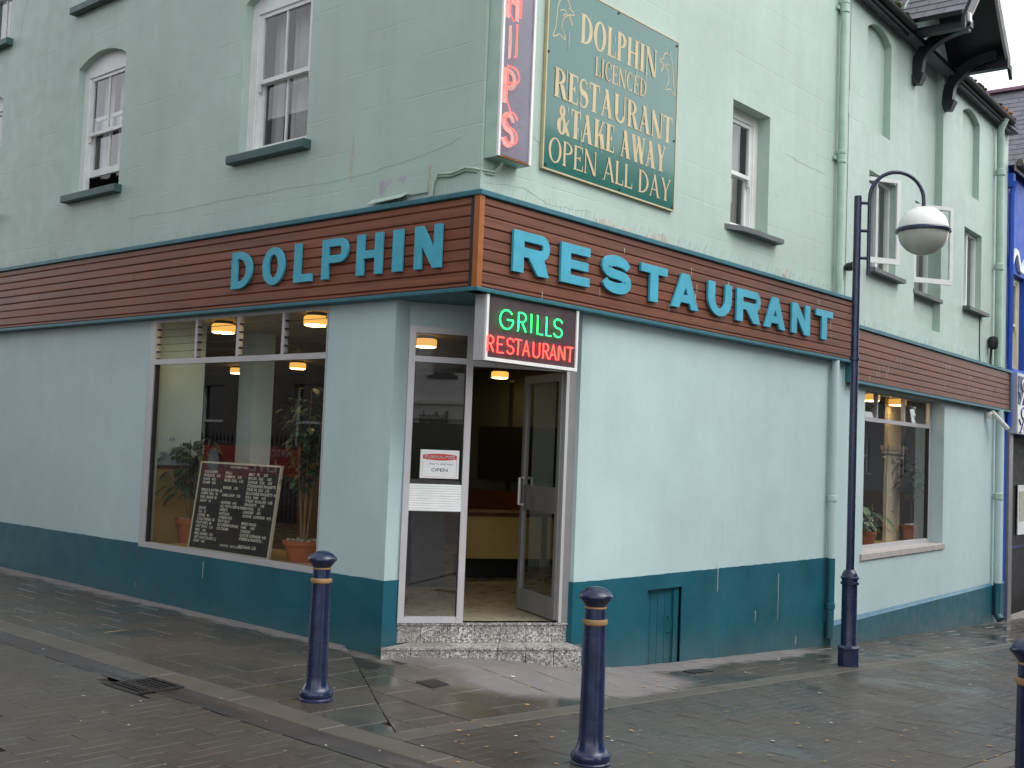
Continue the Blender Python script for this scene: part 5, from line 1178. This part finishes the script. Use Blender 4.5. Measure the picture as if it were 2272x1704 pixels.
for s in (-1, 1):                                  # barge boards with a paler curved inner edge
    mb = MB(); e0 = Vector((GC+s*(GH+.05), GZE-.06)); a0 = Vector((GC, GZA+.03)); v = a0-e0; nrm = Vector((v.y, -v.x)).normalized()*s
    pts = [e0, a0, a0-Vector((0, .22))]+[e0+v*f-nrm*0+Vector((-s*.0, -.10-.10*sin(pi*f))) for f in (.8, .6, .4, .2)]+[e0+Vector((0, -.16))]
    mb.fprism(F2, [tuple(p) for p in pts], GOF-.045, GOF); mb.build('barge_board', 'black_paint', gable)
    mb = MB(); L = [e0+v*f+Vector((0, -.12-.10*sin(pi*f))) for f in (.18, .3, .4, .5, .6, .7, .82)]
    for i in range(len(L)-1): mb.fprism(F2, [tuple(L[i]), tuple(L[i+1]), tuple(L[i+1]+Vector((0, -.028))), tuple(L[i]+Vector((0, -.028)))], GOF-.052, GOF-.012)
    mb.build('barge_trim', 'stone_sill', gable)
    mb = MB(); mb.box(F2, GC+s*(GH-.20)-.06, GC+s*(GH-.20)+.06, GOF-.06, .0, GZE-.12, GZE-.02); mb.build('eaves_plate', 'black_paint', gable)
    mb = MB(); mb.box(F2, GC+s*(GH-.12)-.06, GC+s*(GH-.12)+.03, GOF-.075, GOF-.046, GZE-.08, GZE+.03); mb.build('plate_end', 'white_paint', gable)
    # curved bracket
    bu = 2.16 if s < 0 else 3.52; n = 12; C = []
    C = [(-.05, 6.90), (-.055, 7.02)]+[(-.06-.66*(1-cos(radians(a))), 7.05+.46*sin(radians(a))) for a in [i*90/n for i in range(n+1)]]
    L, R = offset_stroke(C, .145); mb = MB(); hw = .06
    for i in range(len(C)-1):
        P = [F2.p(bu-hw, *L[i]), F2.p(bu+hw, *L[i]), F2.p(bu+hw, *R[i]), F2.p(bu-hw, *R[i])]; Q = [F2.p(bu-hw, *L[i+1]), F2.p(bu+hw, *L[i+1]), F2.p(bu+hw, *R[i+1]), F2.p(bu-hw, *R[i+1])]
        mb.add(P+Q, [(k, (k+1) % 4, 4+(k+1) % 4, 4+k) for k in range(4)]+([(0, 1, 2, 3)] if i == 0 else [])+([(4, 5, 6, 7)] if i == len(C)-2 else []))
    mb.build('bracket', 'black_paint', gb, label='curved black timber bracket carrying the gable')
    mb = MB(); mb.prism([F2.p(bu-.075, 0, 6.84), F2.p(bu+.075, 0, 6.84), F2.p(bu+.06, -.10, 6.82), F2.p(bu-.06, -.10, 6.82)], [F2.p(bu-.085, 0, 6.96), F2.p(bu+.085, 0, 6.96), F2.p(bu+.085, -.16, 6.96), F2.p(bu-.085, -.16, 6.96)]); mb.build('bracket_foot', 'black_paint', gb)

# ================================================================== BLUE NEIGHBOUR
bb = thing('blue_building', 'bright blue painted neighbouring house with slate roof and cream sash window', 'building', F2.p(7.2, 0, -.8))
mb = MB(); wall(mb, F2, 6.99, 20, -1.8, 6.85, [(7.28, 8.22, 3.42, 5.05, .10), (7.42, 12, -1.8, 2.32, .55, 0, True), (10, 10.9, 3.42, 5.05, .1, 0, True)]); mb.build('wall', 'blue_render', bb)
sash_parent = bb
fr = sash_window(F2, 7.28, 8.22, 3.42, 5.05, bb, dep=.10, arch=0, sill=None, jamb=.11)
for o in [fr]+list(fr.children):
    if o.data.materials[0].name == 'white_paint': o.data = o.data.copy(); o.data.materials[0] = MATS['cream_paint']
mb = MB(); c = [(7.08, 5.20), (7.2, 5.18), (7.30, 5.32), (7.42, 5.42), (7.55, 5.40), (7.64, 5.28), (7.72, 5.16), (7.85, 5.14), (8.05, 5.3), (8.2, 5.42), (8.4, 5.2)]
L, R = offset_stroke(c, .10)
for i in range(len(c)-1): mb.fprism(F2, [L[i], L[i+1], R[i+1], R[i]][::-1], -.05, .0)
mb.build('scroll_moulding', 'white_paint', bb)
mb = MB(); mb.box(F2, 7.13, 7.36, -.05, .05, -1.6, 2.32); mb.build('pilaster', 'steel_grey', bb)
mb = MB(); mb.box(F2, 7.42, 12, .03, .055, -.95, -.78); mb.build('door_step', 'stone_sill', bb)
mb = MB(); mb.box(F2, 7.425, 11.9, .42, .5, -1.2, 2.31); mb.build('shopfront', 'near_black', bb)
mb = MB(); mb.box(F2, 7.42, 11.9, .40, .418, .25, .29); mb.build('glazing_rail', 'sign_navy', bb)
P = on_frame(F2, .38, 2152+262/2.4425, 720+870/2.4425); Q = on_frame(F2, .38, 2152+262/2.4425, 720+1140/2.4425)
mb = MB(); mb.box(F2, P[0], P[0]+.9, .38, .395, Q[1], P[1]); po = mb.build('poster', 'sign_white', bb)
mb = MB(); mb.box(F2, P[0]+.08, P[0]+.82, .374, .378, Q[1]+.25, P[1]-.12); mb.build('poster_print', 'raw_render', po)
mb = MB(); mb.tube([F2.p(7.06, -.10, 6.55), F2.p(7.06, -.05, 6.35), F2.p(7.06, -.05, 2.4)], .045, 8); mb.build('rain_pipe', 'blue_render', bb, True)
mb = MB(); mb.box(F2, 6.99, 7.12, -.09, .0, 6.45, 6.68); mb.build('hopper', 'blue_render', bb)
mb = MB(); mb.box(F2, 6.99, 20, -.13, -.10, 6.72, 6.90); mb.build('eaves_board', 'stone_sill', bb)
mb = MB(); mb.tube([F2.p(6.96, -.19, 6.84), F2.p(20, -.19, 6.84)], .06, 10); mb.build('gutter', 'stone_grey', bb, True)
RU0, RZ0, RU1, RZ1 = 10.2, 6.2, 14.5, 10.5            # cross roof: its ridge runs back from the street
mb = MB(); mb.poly([F2.p(RU0, -.1, RZ0), F2.p(RU1, -.1, RZ1), F2.p(RU1, 9, RZ1), F2.p(RU0, 9, RZ0)]); mb.poly([F2.p(RU1, -.1, RZ1), F2.p(RU1+4.3, -.1, RZ0), F2.p(RU1+4.3, 9, RZ0), F2.p(RU1, 9, RZ1)])
mb.poly([F2.p(RU0, -.02, RZ0), F2.p(RU1, -.02, RZ1), F2.p(RU1+4.3, -.02, RZ0)]); rb = mb.build('roof', 'slate_roof', bb)
mb = MB(); mb.poly([F2.p(6.99, -.15, 6.82), F2.p(20, -.15, 6.82), F2.p(20, 9, 6.82), F2.p(6.99, 9, 6.82)]); mb.build('roof_flat', 'slate_roof', rb)
sl3 = sqrt((RU1-RU0)**2+(RZ1-RZ0)**2)
def bpt(a, b, t):
    f = b/sl3; nu_, nz = -(RZ1-RZ0)/sl3, (RU1-RU0)/sl3; return F2.p(RU0+(RU1-RU0)*f+nu_*t, -.1+a, RZ0+(RZ1-RZ0)*f+nz*t)
slates(bpt, 22, 28, .34, .21, rb, 'slate_roof', lambda c: 2188 < c[0] < 2290 and 190 < c[1] < 410, 'b')
mb = MB(); mb.box(F2, RU1-.14, RU1+.14, -.12, 9, RZ1-.02, RZ1+.05); mb.build('ridge_tiles', 'mauve_ridge', rb)
ns = thing('shop_sign', 'silver box shop sign with navy and white panels of loose script lettering', 'sign', F2.p(7.4, -.08, 2.3))
mb = MB(); mb.box(F2, 7.15, 11.5, -.155, .0, 2.30, 3.32); mb.build('case', 'sign_silver', ns)
mb = MB(); mb.box(F2, 7.19, 11.4, -.162, -.156, 2.79, 3.27); mb.build('navy_panel', 'sign_navy', ns)
mb = MB(); mb.box(F2, 7.19, 11.4, -.161, -.156, 2.33, 2.785); mb.build('white_panel', 'sign_white', ns)
def script(txt, u, z, h, mat):
    mb = MB(); x = u
    for ch in txt:
        if ch == 'Y': P = [[(0, h), (.12, h*.5)], [(.30, h), (.08, -.05)]]
        elif ch == 'o': P = [arc(.1, h*.25, .1, h*.28, 60, 400, 12)]
        elif ch == 'C': P = [arc(.18, h*.5, .16, h*.5, 50, 310, 14)]
        else: P = [arc(.18, h*.5, .16, h*.5, 0, 350, 16)]
        for p in P: mb.tube([F2.p(x+a, -.168, z+b) for a, b in p], .012, 6)
        x += .34 if ch != 'o' else .26
    mb.build('lettering', mat, ns, kind='stuff')
script('C', 7.40, 3.03, .20, 'sign_white'); script('Yo', 7.24, 2.82, .19, 'sign_white'); script('O', 7.36, 2.56, .19, 'sign_navy'); script('Yo', 7.24, 2.36, .18, 'sign_navy')

# ================================================================== PIPES AND WALL FITTINGS
dp = thing('drainpipe', 'pale green cast iron downpipe between the signboard wall and the arched annexe', 'drainpipe', FR.p(6.15, -.05, 3.3))
mb = MB(); mb.tube([FR.p(6.15, -.065, 3.60), FR.p(6.15, -.065, 9.5)], .044, 14); mb.build('pipe', 'pipe_green', dp, True)
for z_ in (5.23, 7.02, 8.8):
    mb = MB(); mb.lathe([(.046, -.06), (.055, -.05), (.055, -.03), (.051, -.025), (.051, .05), (.057, .055), (.057, .085), (.046, .09)], 16, FR.p(6.15, -.065, z_)); mb.build('collar', 'pipe_green', dp, True)
    mb = MB(); mb.box(FR, 6.05, 6.25, -.03, -.002, z_-.02, z_+.02); mb.build('clip', 'pipe_green', dp)
dp2 = thing('drainpipe', 'downpipe below the fascia, aqua above and teal beside the plinth', 'drainpipe', FR.p(6.10, -.06, -.4))
mb = MB(); mb.tube([FR.p(6.115, -.065, .603), FR.p(6.115, -.065, 2.864)], .045, 14); mb.build('pipe', 'aqua_masonry', dp2, True)
mb = MB(); mb.tube([FR.p(6.115, -.065, .601), FR.p(6.115, -.065, -.20), FR.p(6.115, -.065, -.30)], .046, 14); mb.build('lower_pipe', 'teal_plinth', dp2, True)
for z_, m in ((1.28, 'aqua_masonry'), (.06, 'teal_plinth')):
    mb = MB(); mb.lathe([(.047, -.03), (.056, -.025), (.056, .03), (.047, .035)], 16, FR.p(6.115, -.065, z_)); mb.build('collar', m, dp2, True)
u_, z_ = on_frame(F2, -.09, 2218.5, 480)
dp3 = thing('drainpipe', 'pale green downpipe at the far end of the arched annexe', 'drainpipe', F2.p(u_, -.09, 3.3))
u2_, _ = on_frame(F2, -.09, 2214.5, 1150)
mb = MB(); mb.tube([F2.p(u_-.05, -.17, 7.38), F2.p(u_-.03, -.09, 7.2), F2.p(u_, -.09, 6.6), F2.p(u_, -.09, 3.33)], .058, 12); mb.build('pipe', 'pipe_green', dp3, True)
mb = MB(); mb.tube([F2.p(u2_, -.09, 2.64), F2.p(u2_, -.09, -.13)], .058, 12); mb.build('lower_pipe', 'aqua_masonry', dp3, True)
mb = MB(); mb.tube([F2.p(u2_, -.09, -.131), F2.p(u2_, -.09, -.62), F2.p(u2_-.05, -.16, -.70)], .060, 12); mb.build('shoe', 'teal_plinth', dp3, True)
for z_ in (6.5, 4.95, 1.25):
    mb = MB(); mb.lathe([(.060, -.05), (.075, -.04), (.075, .05), (.06, .06)], 14, F2.p(u_ if z_ > 3 else u2_, -.09, z_)); mb.build('collar', 'pipe_green', dp3, True)
cu_, cz_ = on_frame(F2, -.12, 2152+125/2.4425, 720+492/2.4425)
cc = thing('security_camera', 'pair of small white security cameras under the far end of the fascia', 'camera', F2.p(cu_, -.05, cz_))
mb = MB(); mb.lathe([(.03, -.05), (.05, -.02), (.05, .04), (.03, .05)], 12, F2.p(cu_, -.05, cz_)); mb.build('mount', 'porcelain', cc, True)
for k, (du, dz) in enumerate(((.12, -.02), (.22, -.10))):
    mb = MB(); a = F2.p(cu_+du-.1, -.10-.05*k, cz_+dz+.07); b = F2.p(cu_+du+.12, -.20-.05*k, cz_+dz-.09); mb.tube([a, b], .04, 10); mb.build('housing', 'porcelain', cc, True)
fu, fz = on_frame(F2, -.06, 1886.5, 592)
wl = thing('wall_light', 'small dark round spotlight on the wall behind the lamp post', 'spotlight', F2.p(fu, -.03, fz))
mb = MB(); mb.tube([F2.p(fu, 0, fz), F2.p(fu, -.03, fz), F2.p(fu-.03, -.12, fz)], [.03, .05, .055], 12); mb.build('housing', 'black_paint', wl, True)
mb = MB(); mb.tube([F2.p(fu-.03, -.121, fz), F2.p(fu-.032, -.13, fz)], .045, 12); mb.build('lens', 'steel_grey', wl, True)
fu, fz = on_frame(F2, -.06, 2152+140/2.4425, 720+105/2.4425); fu -= .22
wl = thing('wall_box', 'dark weathered alarm box with hanging cables by the far downpipe', 'box', F2.p(fu, -.03, fz))
mb = MB(); mb.lathe([(.03, -.11), (.065, -.09), (.08, .0), (.07, .08), (.03, .10)], 12, F2.p(fu, -.08, fz)); mb.build('housing', 'black_paint', wl, True)
mb = MB(); mb.tube([F2.p(fu, -.05, fz-.1), F2.p(fu+.03, -.03, fz-.3), F2.p(fu+.1, -.03, fz-.55)], .018, 6); mb.build('cable', 'black_paint', wl, True)
uu, zz = on_frame(F2, -.01, 2174.5, 700); mb = MB(); mb.tube([F2.p(uu, -.008, 4.08), F2.p(uu, -.008, 3.6), F2.p(uu+.03, -.012, 3.34)], .008, 6); mb.build('wall_cable', 'black_paint', None, True, label='thin dark cable running down from the smallest casement sill', cat='cable')

# ================================================================== STREET FURNITURE
def bollard():
    t = thing('bollard', 'b', 'bollard')
    mb = MB(); mb.lathe([(.108, -.03), (.110, .012), (.104, .018), (.104, .022), (.110, .030), (.112, .045), (.108, .058), (.098, .064), (.092, .070), (.084, .085), (.076, .105), (.071, .13), (.0695, .16), (.061, .750)], 28); mb.build('shaft', 'navy_paint', t, True)
    mb = MB(); mb.lathe([(.061, .750), (.068, .756), (.071, .768), (.068, .780), (.058, .784)], 28); mb.build('ring', 'gold_paint', t, True)
    mb = MB(); mb.lathe([(.058, .784), (.057, .840)], 28); mb.build('neck', 'navy_paint', t, True)
    mb = MB(); mb.lathe([(.057, .840), (.0615, .843), (.0620, .847), (.0605, .851), (.056, .853)], 28); mb.build('ring', 'gold_paint', t, True)
    mb = MB(); mb.lathe([(.056, .853), (.064, .864), (.080, .884), (.092, .896), (.0955, .906), (.093, .916), (.084, .926), (.068, .940), (.046, .952), (.022, .959), (.004, .960)], 28); mb.build('cap', 'navy_paint', t, True)
    return t
b0 = bollard(); G = 'navy bollards with gold rings round the corner'
for i, ((x, y), lab) in enumerate((((-1.298, .058), 'navy and gold bollard on the paving before the shop window and its menu board'), ((-1.049, -1.986), 'navy and gold bollard standing in the block paving in front of the steps'), ((-.697, -4.163), 'navy and gold bollard at the second granite strip, away from the building'))):
    o = b0 if i == 0 else copy_tree(b0); o.location = gp(x, y, -.0); o['label'] = lab; o['group'] = G
LP = ground_hit(1512+1075/2.9105, 1134+1000/2.9105); lat = Vector((sin(YAW), -cos(YAW), 0))
sl_ = thing('street_lamp', 'navy street lamp with swan-neck arm and half white globe beside the downpipe', 'street lamp', LP)
lp = lambda a, h: LP+lat*a+Vector((0, 0, h))
mb = MB(); mb.lathe([(.108, -.06), (.106, .165), (.112, .172), (.112, .186), (.085, .205)], 8, LP); mb.build('base', 'navy_paint', sl_)
mb = MB(); mb.lathe([(.080, .20), (.076, .22), (.075, .80)], 20, LP); mb.build('column', 'navy_paint', sl_, True)
mb = MB(); mb.lathe([(.075, .80), (.090, .805), (.090, .825), (.078, .83), (.078, .855), (.090, .86), (.090, .878), (.080, .884), (.074, .91), (.058, .938), (.040, .952)], 20, LP); mb.build('dome', 'navy_paint', sl_, True)
mb = MB(); mb.lathe([(.040, .95), (.038, 4.70), (.036, 4.72)], 16, LP); mb.build('post', 'navy_paint', sl_, True)
mb = MB(); mb.lathe([(.040, 3.04), (.052, 3.045), (.052, 3.07), (.040, 3.075)], 16, LP); mb.build('ring', 'navy_paint', sl_, True)
aL = .118; AR = .275
pth = [lp(aL, 3.92), lp(aL, 4.4), lp(aL, 4.68)]+[lp(aL+AR-AR*cos(radians(a)), 4.70+.28*sin(radians(a))) for a in range(10, 171, 10)]+[lp(aL+2*AR+.0, 4.68), lp(aL+2*AR, 4.62)]
mb = MB(); mb.tube(pth, .0195, 12); mb.build('arm', 'navy_paint', sl_, True)
for h in (4.65, 4.365, 4.085):
    mb = MB(); mb.tube([lp(.03, h), lp(aL-.01, h)], .016, 10); mb.build('arm_bracket', 'navy_paint', sl_, True)
GX = aL+2*AR; gcn = lp(GX, 4.385)
mb = MB(); mb.lathe([(.026, .20), (.028, .26)], 14, gcn); mb.build('collar', 'navy_paint', sl_, True)
mb = MB(); mb.lathe([(.245*cos(radians(a)), .02+.232*sin(radians(a))) for a in range(0, 88, 8)], 32, gcn); mb.build('canopy', 'globe_white', sl_, True)
mb = MB(); mb.lathe([(.25, -.018), (.272, -.012), (.274, .006), (.262, .024), (.248, .022)], 32, gcn); mb.build('rim', 'navy_paint', sl_, True)
mb = MB(); mb.lathe([(.245*cos(radians(a)), -.02+.226*sin(radians(a))) for a in range(-88, 1, 8)], 32, gcn); mb.build('bowl', 'globe_clear', sl_, True)

# ================================================================== PLANTS IN THE WINDOWS
def leaf(mb, p, d, L, w, droop):
    d = d.normalized(); s = d.cross(Vector((0, 0, 1))); s = s.normalized() if s.length > .01 else Vector((1, 0, 0)); P = []
    for f, ww in ((0, .12), (.3, .9), (.6, 1.0), (.85, .55)):
        c = p+d*L*f+Vector((0, 0, -droop*L*f*f)); P += [c-s*w*ww/2+Vector((0, 0, .1*w)), c+s*w*ww/2+Vector((0, 0, .1*w))]
    P.append(p+d*L+Vector((0, 0, -droop*L))); mb.add(P, [(0, 1, 3, 2), (2, 3, 5, 4), (4, 5, 7, 6), (6, 7, 8)])
def potted(base, pot_r, pot_h, top, spread, nst, nl, L, w, lab, mat='leaf_dark', low=.35, pebbles=True, soil_c='pebble', guard=lambda p: p.x > .20 and (p-F2.o).dot(F2.d) > (.25 if p.x > 6.6 else -99)):
    base = Vector(base); t = thing('potted_plant', lab, 'potted plant', base, 0)
    mb = MB(); mb.lathe([(pot_r*.68, 0), (pot_r*.93, pot_h*.78), (pot_r*1.03, pot_h*.79), (pot_r*1.05, pot_h), (pot_r*.95, pot_h), (pot_r*.90, pot_h*.9)], 22, base); mb.build('pot', 'terracotta', t, True)
    mb = MB(); n = 26 if pebbles else 0
    mb.lathe([(pot_r*.9, pot_h*.9), (pot_r*.3, pot_h*.93)], 14, base)
    for k in range(n):
        a = random.uniform(0, 6.28); r = pot_r*.85*sqrt(random.random()); q = random.uniform(.014, .026); mb.lathe([(q*.5, -q*.4), (q, 0), (q*.6, q*.5)], 6, base+Vector((r*cos(a), r*sin(a), pot_h*.95+random.uniform(0, .015))))
    mb.build('pebbles', soil_c, t, kind='stuff')
    stems = []
    for k in range(nst):
        a = random.uniform(0, 6.28); tip = base+Vector((spread*.55*cos(a), spread*.55*sin(a), top*random.uniform(.75, 1))); b = base+Vector((.025*cos(a), .025*sin(a), pot_h*.9)); mid = b.lerp(tip, .5)+Vector((random.uniform(-.03, .03), random.uniform(-.03, .03), 0))
        P = [b, b.lerp(mid, .5), mid, mid.lerp(tip, .5), tip]; stems.append(P); mb = MB(); mb.tube(P, [.011, .010, .009, .007, .004], 6); mb.build('stem', 'stem_brown', t, True)
    mb = MB()
    for k in range(nl):
        P = random.choice(stems); f = random.uniform(low, 1)*4; i = min(3, int(f)); p = P[i].lerp(P[i+1], f-i); a = random.uniform(0, 6.28); el = random.uniform(-.3, .5)
        d = Vector((cos(a), sin(a), el)); tw = random.uniform(0, spread*.5); q = p+Vector((cos(a)*tw, sin(a)*tw, random.uniform(-.06, .04)))
        ll = L*random.uniform(.7, 1.2)
        if guard and not guard(q+d.normalized()*ll): continue
        leaf(mb, q, d, ll, w*random.uniform(.7, 1.2), random.uniform(.2, .9))
    mb.build('foliage', mat, t, kind='stuff'); return t
potted((.60, 4.48, .602), .15, .25, 1.28, .30, 4, 190, .14, .08, 'dark leafy rubber plant in a terracotta pot at the end of the shop window', low=.4)
potted((.50, 2.50, .602), .19, .19, 1.56, .26, 6, 330, .12, .06, 'tall multi-stemmed fig with pebble-topped terracotta pot in the shop window', low=.42)
P = on_frame(F2, .44, *V(550, 1420)); potted(F2.p(P[0]+.05, .44, .60), .14, .24, 1.28, .34, 3, 90, .17, .08, 'tall dark plant in a terracotta pot by the cream pilaster', low=.45)
P = on_frame(F2, .42, *V(190, 1440)); potted(F2.p(P[0]-.1, .42, .60), .13, .20, .46, .30, 5, 90, .10, .055, 'low silvery leaved plant in a terracotta pot on the far window sill', 'leaf_silver', low=.2)
P = on_frame(F2, .40, *V(300, 1420)); potted(F2.p(P[0]+.05, .62, .60), .12, .18, .62, .34, 4, 40, .20, .14, 'broad bright leaved plant beside the silvery one on the far sill', 'leaf_light', low=.4)
mb = MB(); mb.box(F2, .72, 3.66, .24, .8, .56, .60); mb.build('window_ledge', 'interior_ochre', gb)

# ================================================================== ACROSS THE STREETS (behind the camera; seen in the glass)
def opposite(name, lab, F, wd, ht, mat, nw, rows, shop=True, wmat='window_dark', roof='slate_roof', dep=8):
    t = thing(name, lab, 'building', F.p(wd/2, 0, 0)); ops = []
    for r in rows:
        for k in range(nw):
            uc = wd*(k+.5)/nw; ops.append((uc-.5, uc+.5, r, r+1.7, .15, 0, False))
    mb = MB(); wall(mb, F, 0, wd, -1.5, ht, ops); mb.box(F, 0, wd, dep, dep+.1, -1.5, ht); mb.box(F, -.1, 0, .0, dep, -1.5, ht); mb.box(F, wd, wd+.1, .0, dep, -1.5, ht); mb.build('wall', mat, t)
    for o in ops:
        mb = MB(); mb.box(F, o[0], o[1], .14, .16, o[2], o[3]); wv = mb.build('window', wmat, t)
        mb = MB(); mb.box(F, o[0], o[0]+.07, .10, .139, o[2], o[3]); mb.box(F, o[1]-.07, o[1], .10, .139, o[2], o[3]); mb.box(F, o[0]+.07, o[1]-.07, .10, .139, o[2]+.8, o[2]+.86); mb.build('frame', 'white_paint', wv)
        mb = MB(); mb.box(F, o[0]-.1, o[1]+.1, -.1, .1, o[2]-.12, o[2]-.002); mb.build('sill', 'stone_grey', wv)
    if shop:
        mb = MB(); mb.box(F, .3, wd-.3, -.12, -.001, 2.75, 3.3); mb.build('sign_band', 'stone_white', t)
        mb = MB(); mb.box(F, .2, wd-.2, -.25, -.001, 3.31, 3.45); mb.build('cornice', mat, t)
        for k in range(nw):
            uc = wd*(k+.5)/nw; mb = MB(); mb.box(F, uc-wd/nw*.36, uc+wd/nw*.36, -.03, -.001, .5, 2.6); mb.build('shop_front', 'window_dark', t)
            mb = MB(); mb.box(F, uc-wd/nw*.47, uc-wd/nw*.39, -.06, -.001, -1, 2.75); mb.build('pilaster', 'stone_white', t)
    mb = MB(); mb.prism([F.p(-.2, -.3, ht), F.p(wd+.2, -.3, ht), F.p(wd+.2, dep+.2, ht), F.p(-.2, dep+.2, ht)], [F.p(-.2, dep*.45, ht+2.6), F.p(wd+.2, dep*.45, ht+2.6), F.p(wd+.2, dep*.55, ht+2.6), F.p(-.2, dep*.55, ht+2.6)]); mb.build('roof', roof, t)
    return t
def mirror_hit(F, dep, X, Y, n2, p2):
    P = on_plane(F.d, F.p(0, dep, 0), X, Y); d = (P-CAM).normalized(); n = F.d; r = d-n*2*d.dot(n); return P+r*((Vector(p2)-P).dot(Vector(n2))/r.dot(Vector(n2)))
k5 = 1659/740
bl = mirror_hit(FD, .004, 860+235/k5, 660+600/k5, (0, 1, 0), (0, -30, 0))
FB1 = Fr((bl.x+5.5, -30, 0), pi)
ob = opposite('white_building', 'white rendered building with a shop sign reading Badlands, across the crossing', FB1, 14, 8.0, 'stone_white', 4, (4.4,))
mb = MB(); put_text(mb, FB1, 'Badlands', 5.5, bl.z-.18, .44, -.125, 1.15, 'c', 0, .01); mb.build('lettering', 'sign_ink', ob)
opposite('terrace_building', 'grey stone terrace along the far side of the side street', Fr((-9.8, 1.5, 0), pi/2), 26, 8.6, 'stone_grey', 7, (1.3, 4.6), shop=False)
opposite('brick_building', 'dark brick terrace facing the boarded fascia across the right-hand street', Fr((62, -12.5, 0), pi), 60, 9.0, 'brick_dark', 18, (1.3, 4.6), shop=False)
# railings with a banner across the side road
A = mirror_hit(FL, .022, 455, 1000, (1, 0, 0), (-8, 0, 0)); B = mirror_hit(FL, .022, 672, 1010, (1, 0, 0), (-8, 0, 0))
y0, y1 = min(A.y, B.y), max(A.y, B.y); FRl = Fr((-8, y0-2, 0), pi/2); rw = y1-y0+4
rl = thing('railings', 'black spear-topped iron railings on the far side of the side road', 'railings', (-8, (y0+y1)/2, .05))
mb = MB(); mb.box(FRl, 0, rw, -.02, .02, .35, .39); mb.build('rail', 'black_paint', rl); mb = MB(); mb.box(FRl, 0, rw, -.02, .02, 1.55, 1.59); mb.build('rail', 'black_paint', rl)
nb_ = int(rw/.14)
for k in range(nb_):
    mb = MB(); u = .07+k*.14; mb.lathe([(.010, .05), (.010, 1.62), (.028, 1.70), (.004, 1.84)], 6, FRl.p(u, 0, 0)); mb.build('spear', 'black_paint', rl)
bn = thing('banner', 'red banner reading WATCH IT HERE LIVE on TV tied to the railings', 'banner', (-7.95, (y0+y1)/2, 1.0))
mb = MB(); n = 24; zt, zb = 1.58, .92; P = []
for i in range(n+1):
    u = 2+(y1-y0)*i/n; dd = -.05+.03*sin(i*.9); P += [FRl.p(u, dd, zb+.08*sin(i*.26)-.03*(i/n)), FRl.p(u, dd+.01, zt-.02*sin(i*.4))]
mb.add(P, [(2*i, 2*i+2, 2*i+3, 2*i+1) for i in range(n)]); mb.build('cloth', 'banner_red', bn, True)
bw_ = y1-y0
mb = MB(); put_text(mb, FRl, 'WATCH IT HERE', 2+bw_*.06, 1.37, .14, -.10, bw_*.5, 'l', .15); put_text(mb, FRl, 'LIVE', 2+bw_*.20, 1.05, .26, -.10, bw_*.28, 'l', .1); put_text(mb, FRl, 'on TV', 2+bw_*.55, 1.08, .14, -.10, bw_*.2, 'l', .1); mb.build('lettering', 'sign_white', bn)
mb = MB(); mb.add([FRl.p(2+bw_*.86+.22*cos(a*.5), -.095, 1.22+.26*sin(a*.5)) for a in range(13)], [tuple(range(13))]); mb.build('ball', 'sign_silver', bn)
ai = on_plane((0, 0, 1), (0, 0, .262), 860+205/k5, 660+1440/k5)
at_ = thing('a_board', 'dark folding board standing on the floor just inside the door glass', 'board', (ai.x, ai.y, .262)); FA = Fr((ai.x-.17, ai.y+.12, .262), FD_ang := atan2(FD.u.y, FD.u.x))
for dd in (0, .36):
    mb = MB(); mb.prism([FA.p(0.03, dd, 0), FA.p(.37, dd, 0), FA.p(.37, dd+.025, 0), FA.p(.03, dd+.025, 0)], [FA.p(.02, .18, .84), FA.p(.38, .18, .84), FA.p(.38, .205, .84), FA.p(.02, .205, .84)]); mb.build('panel', 'board_black', at_)
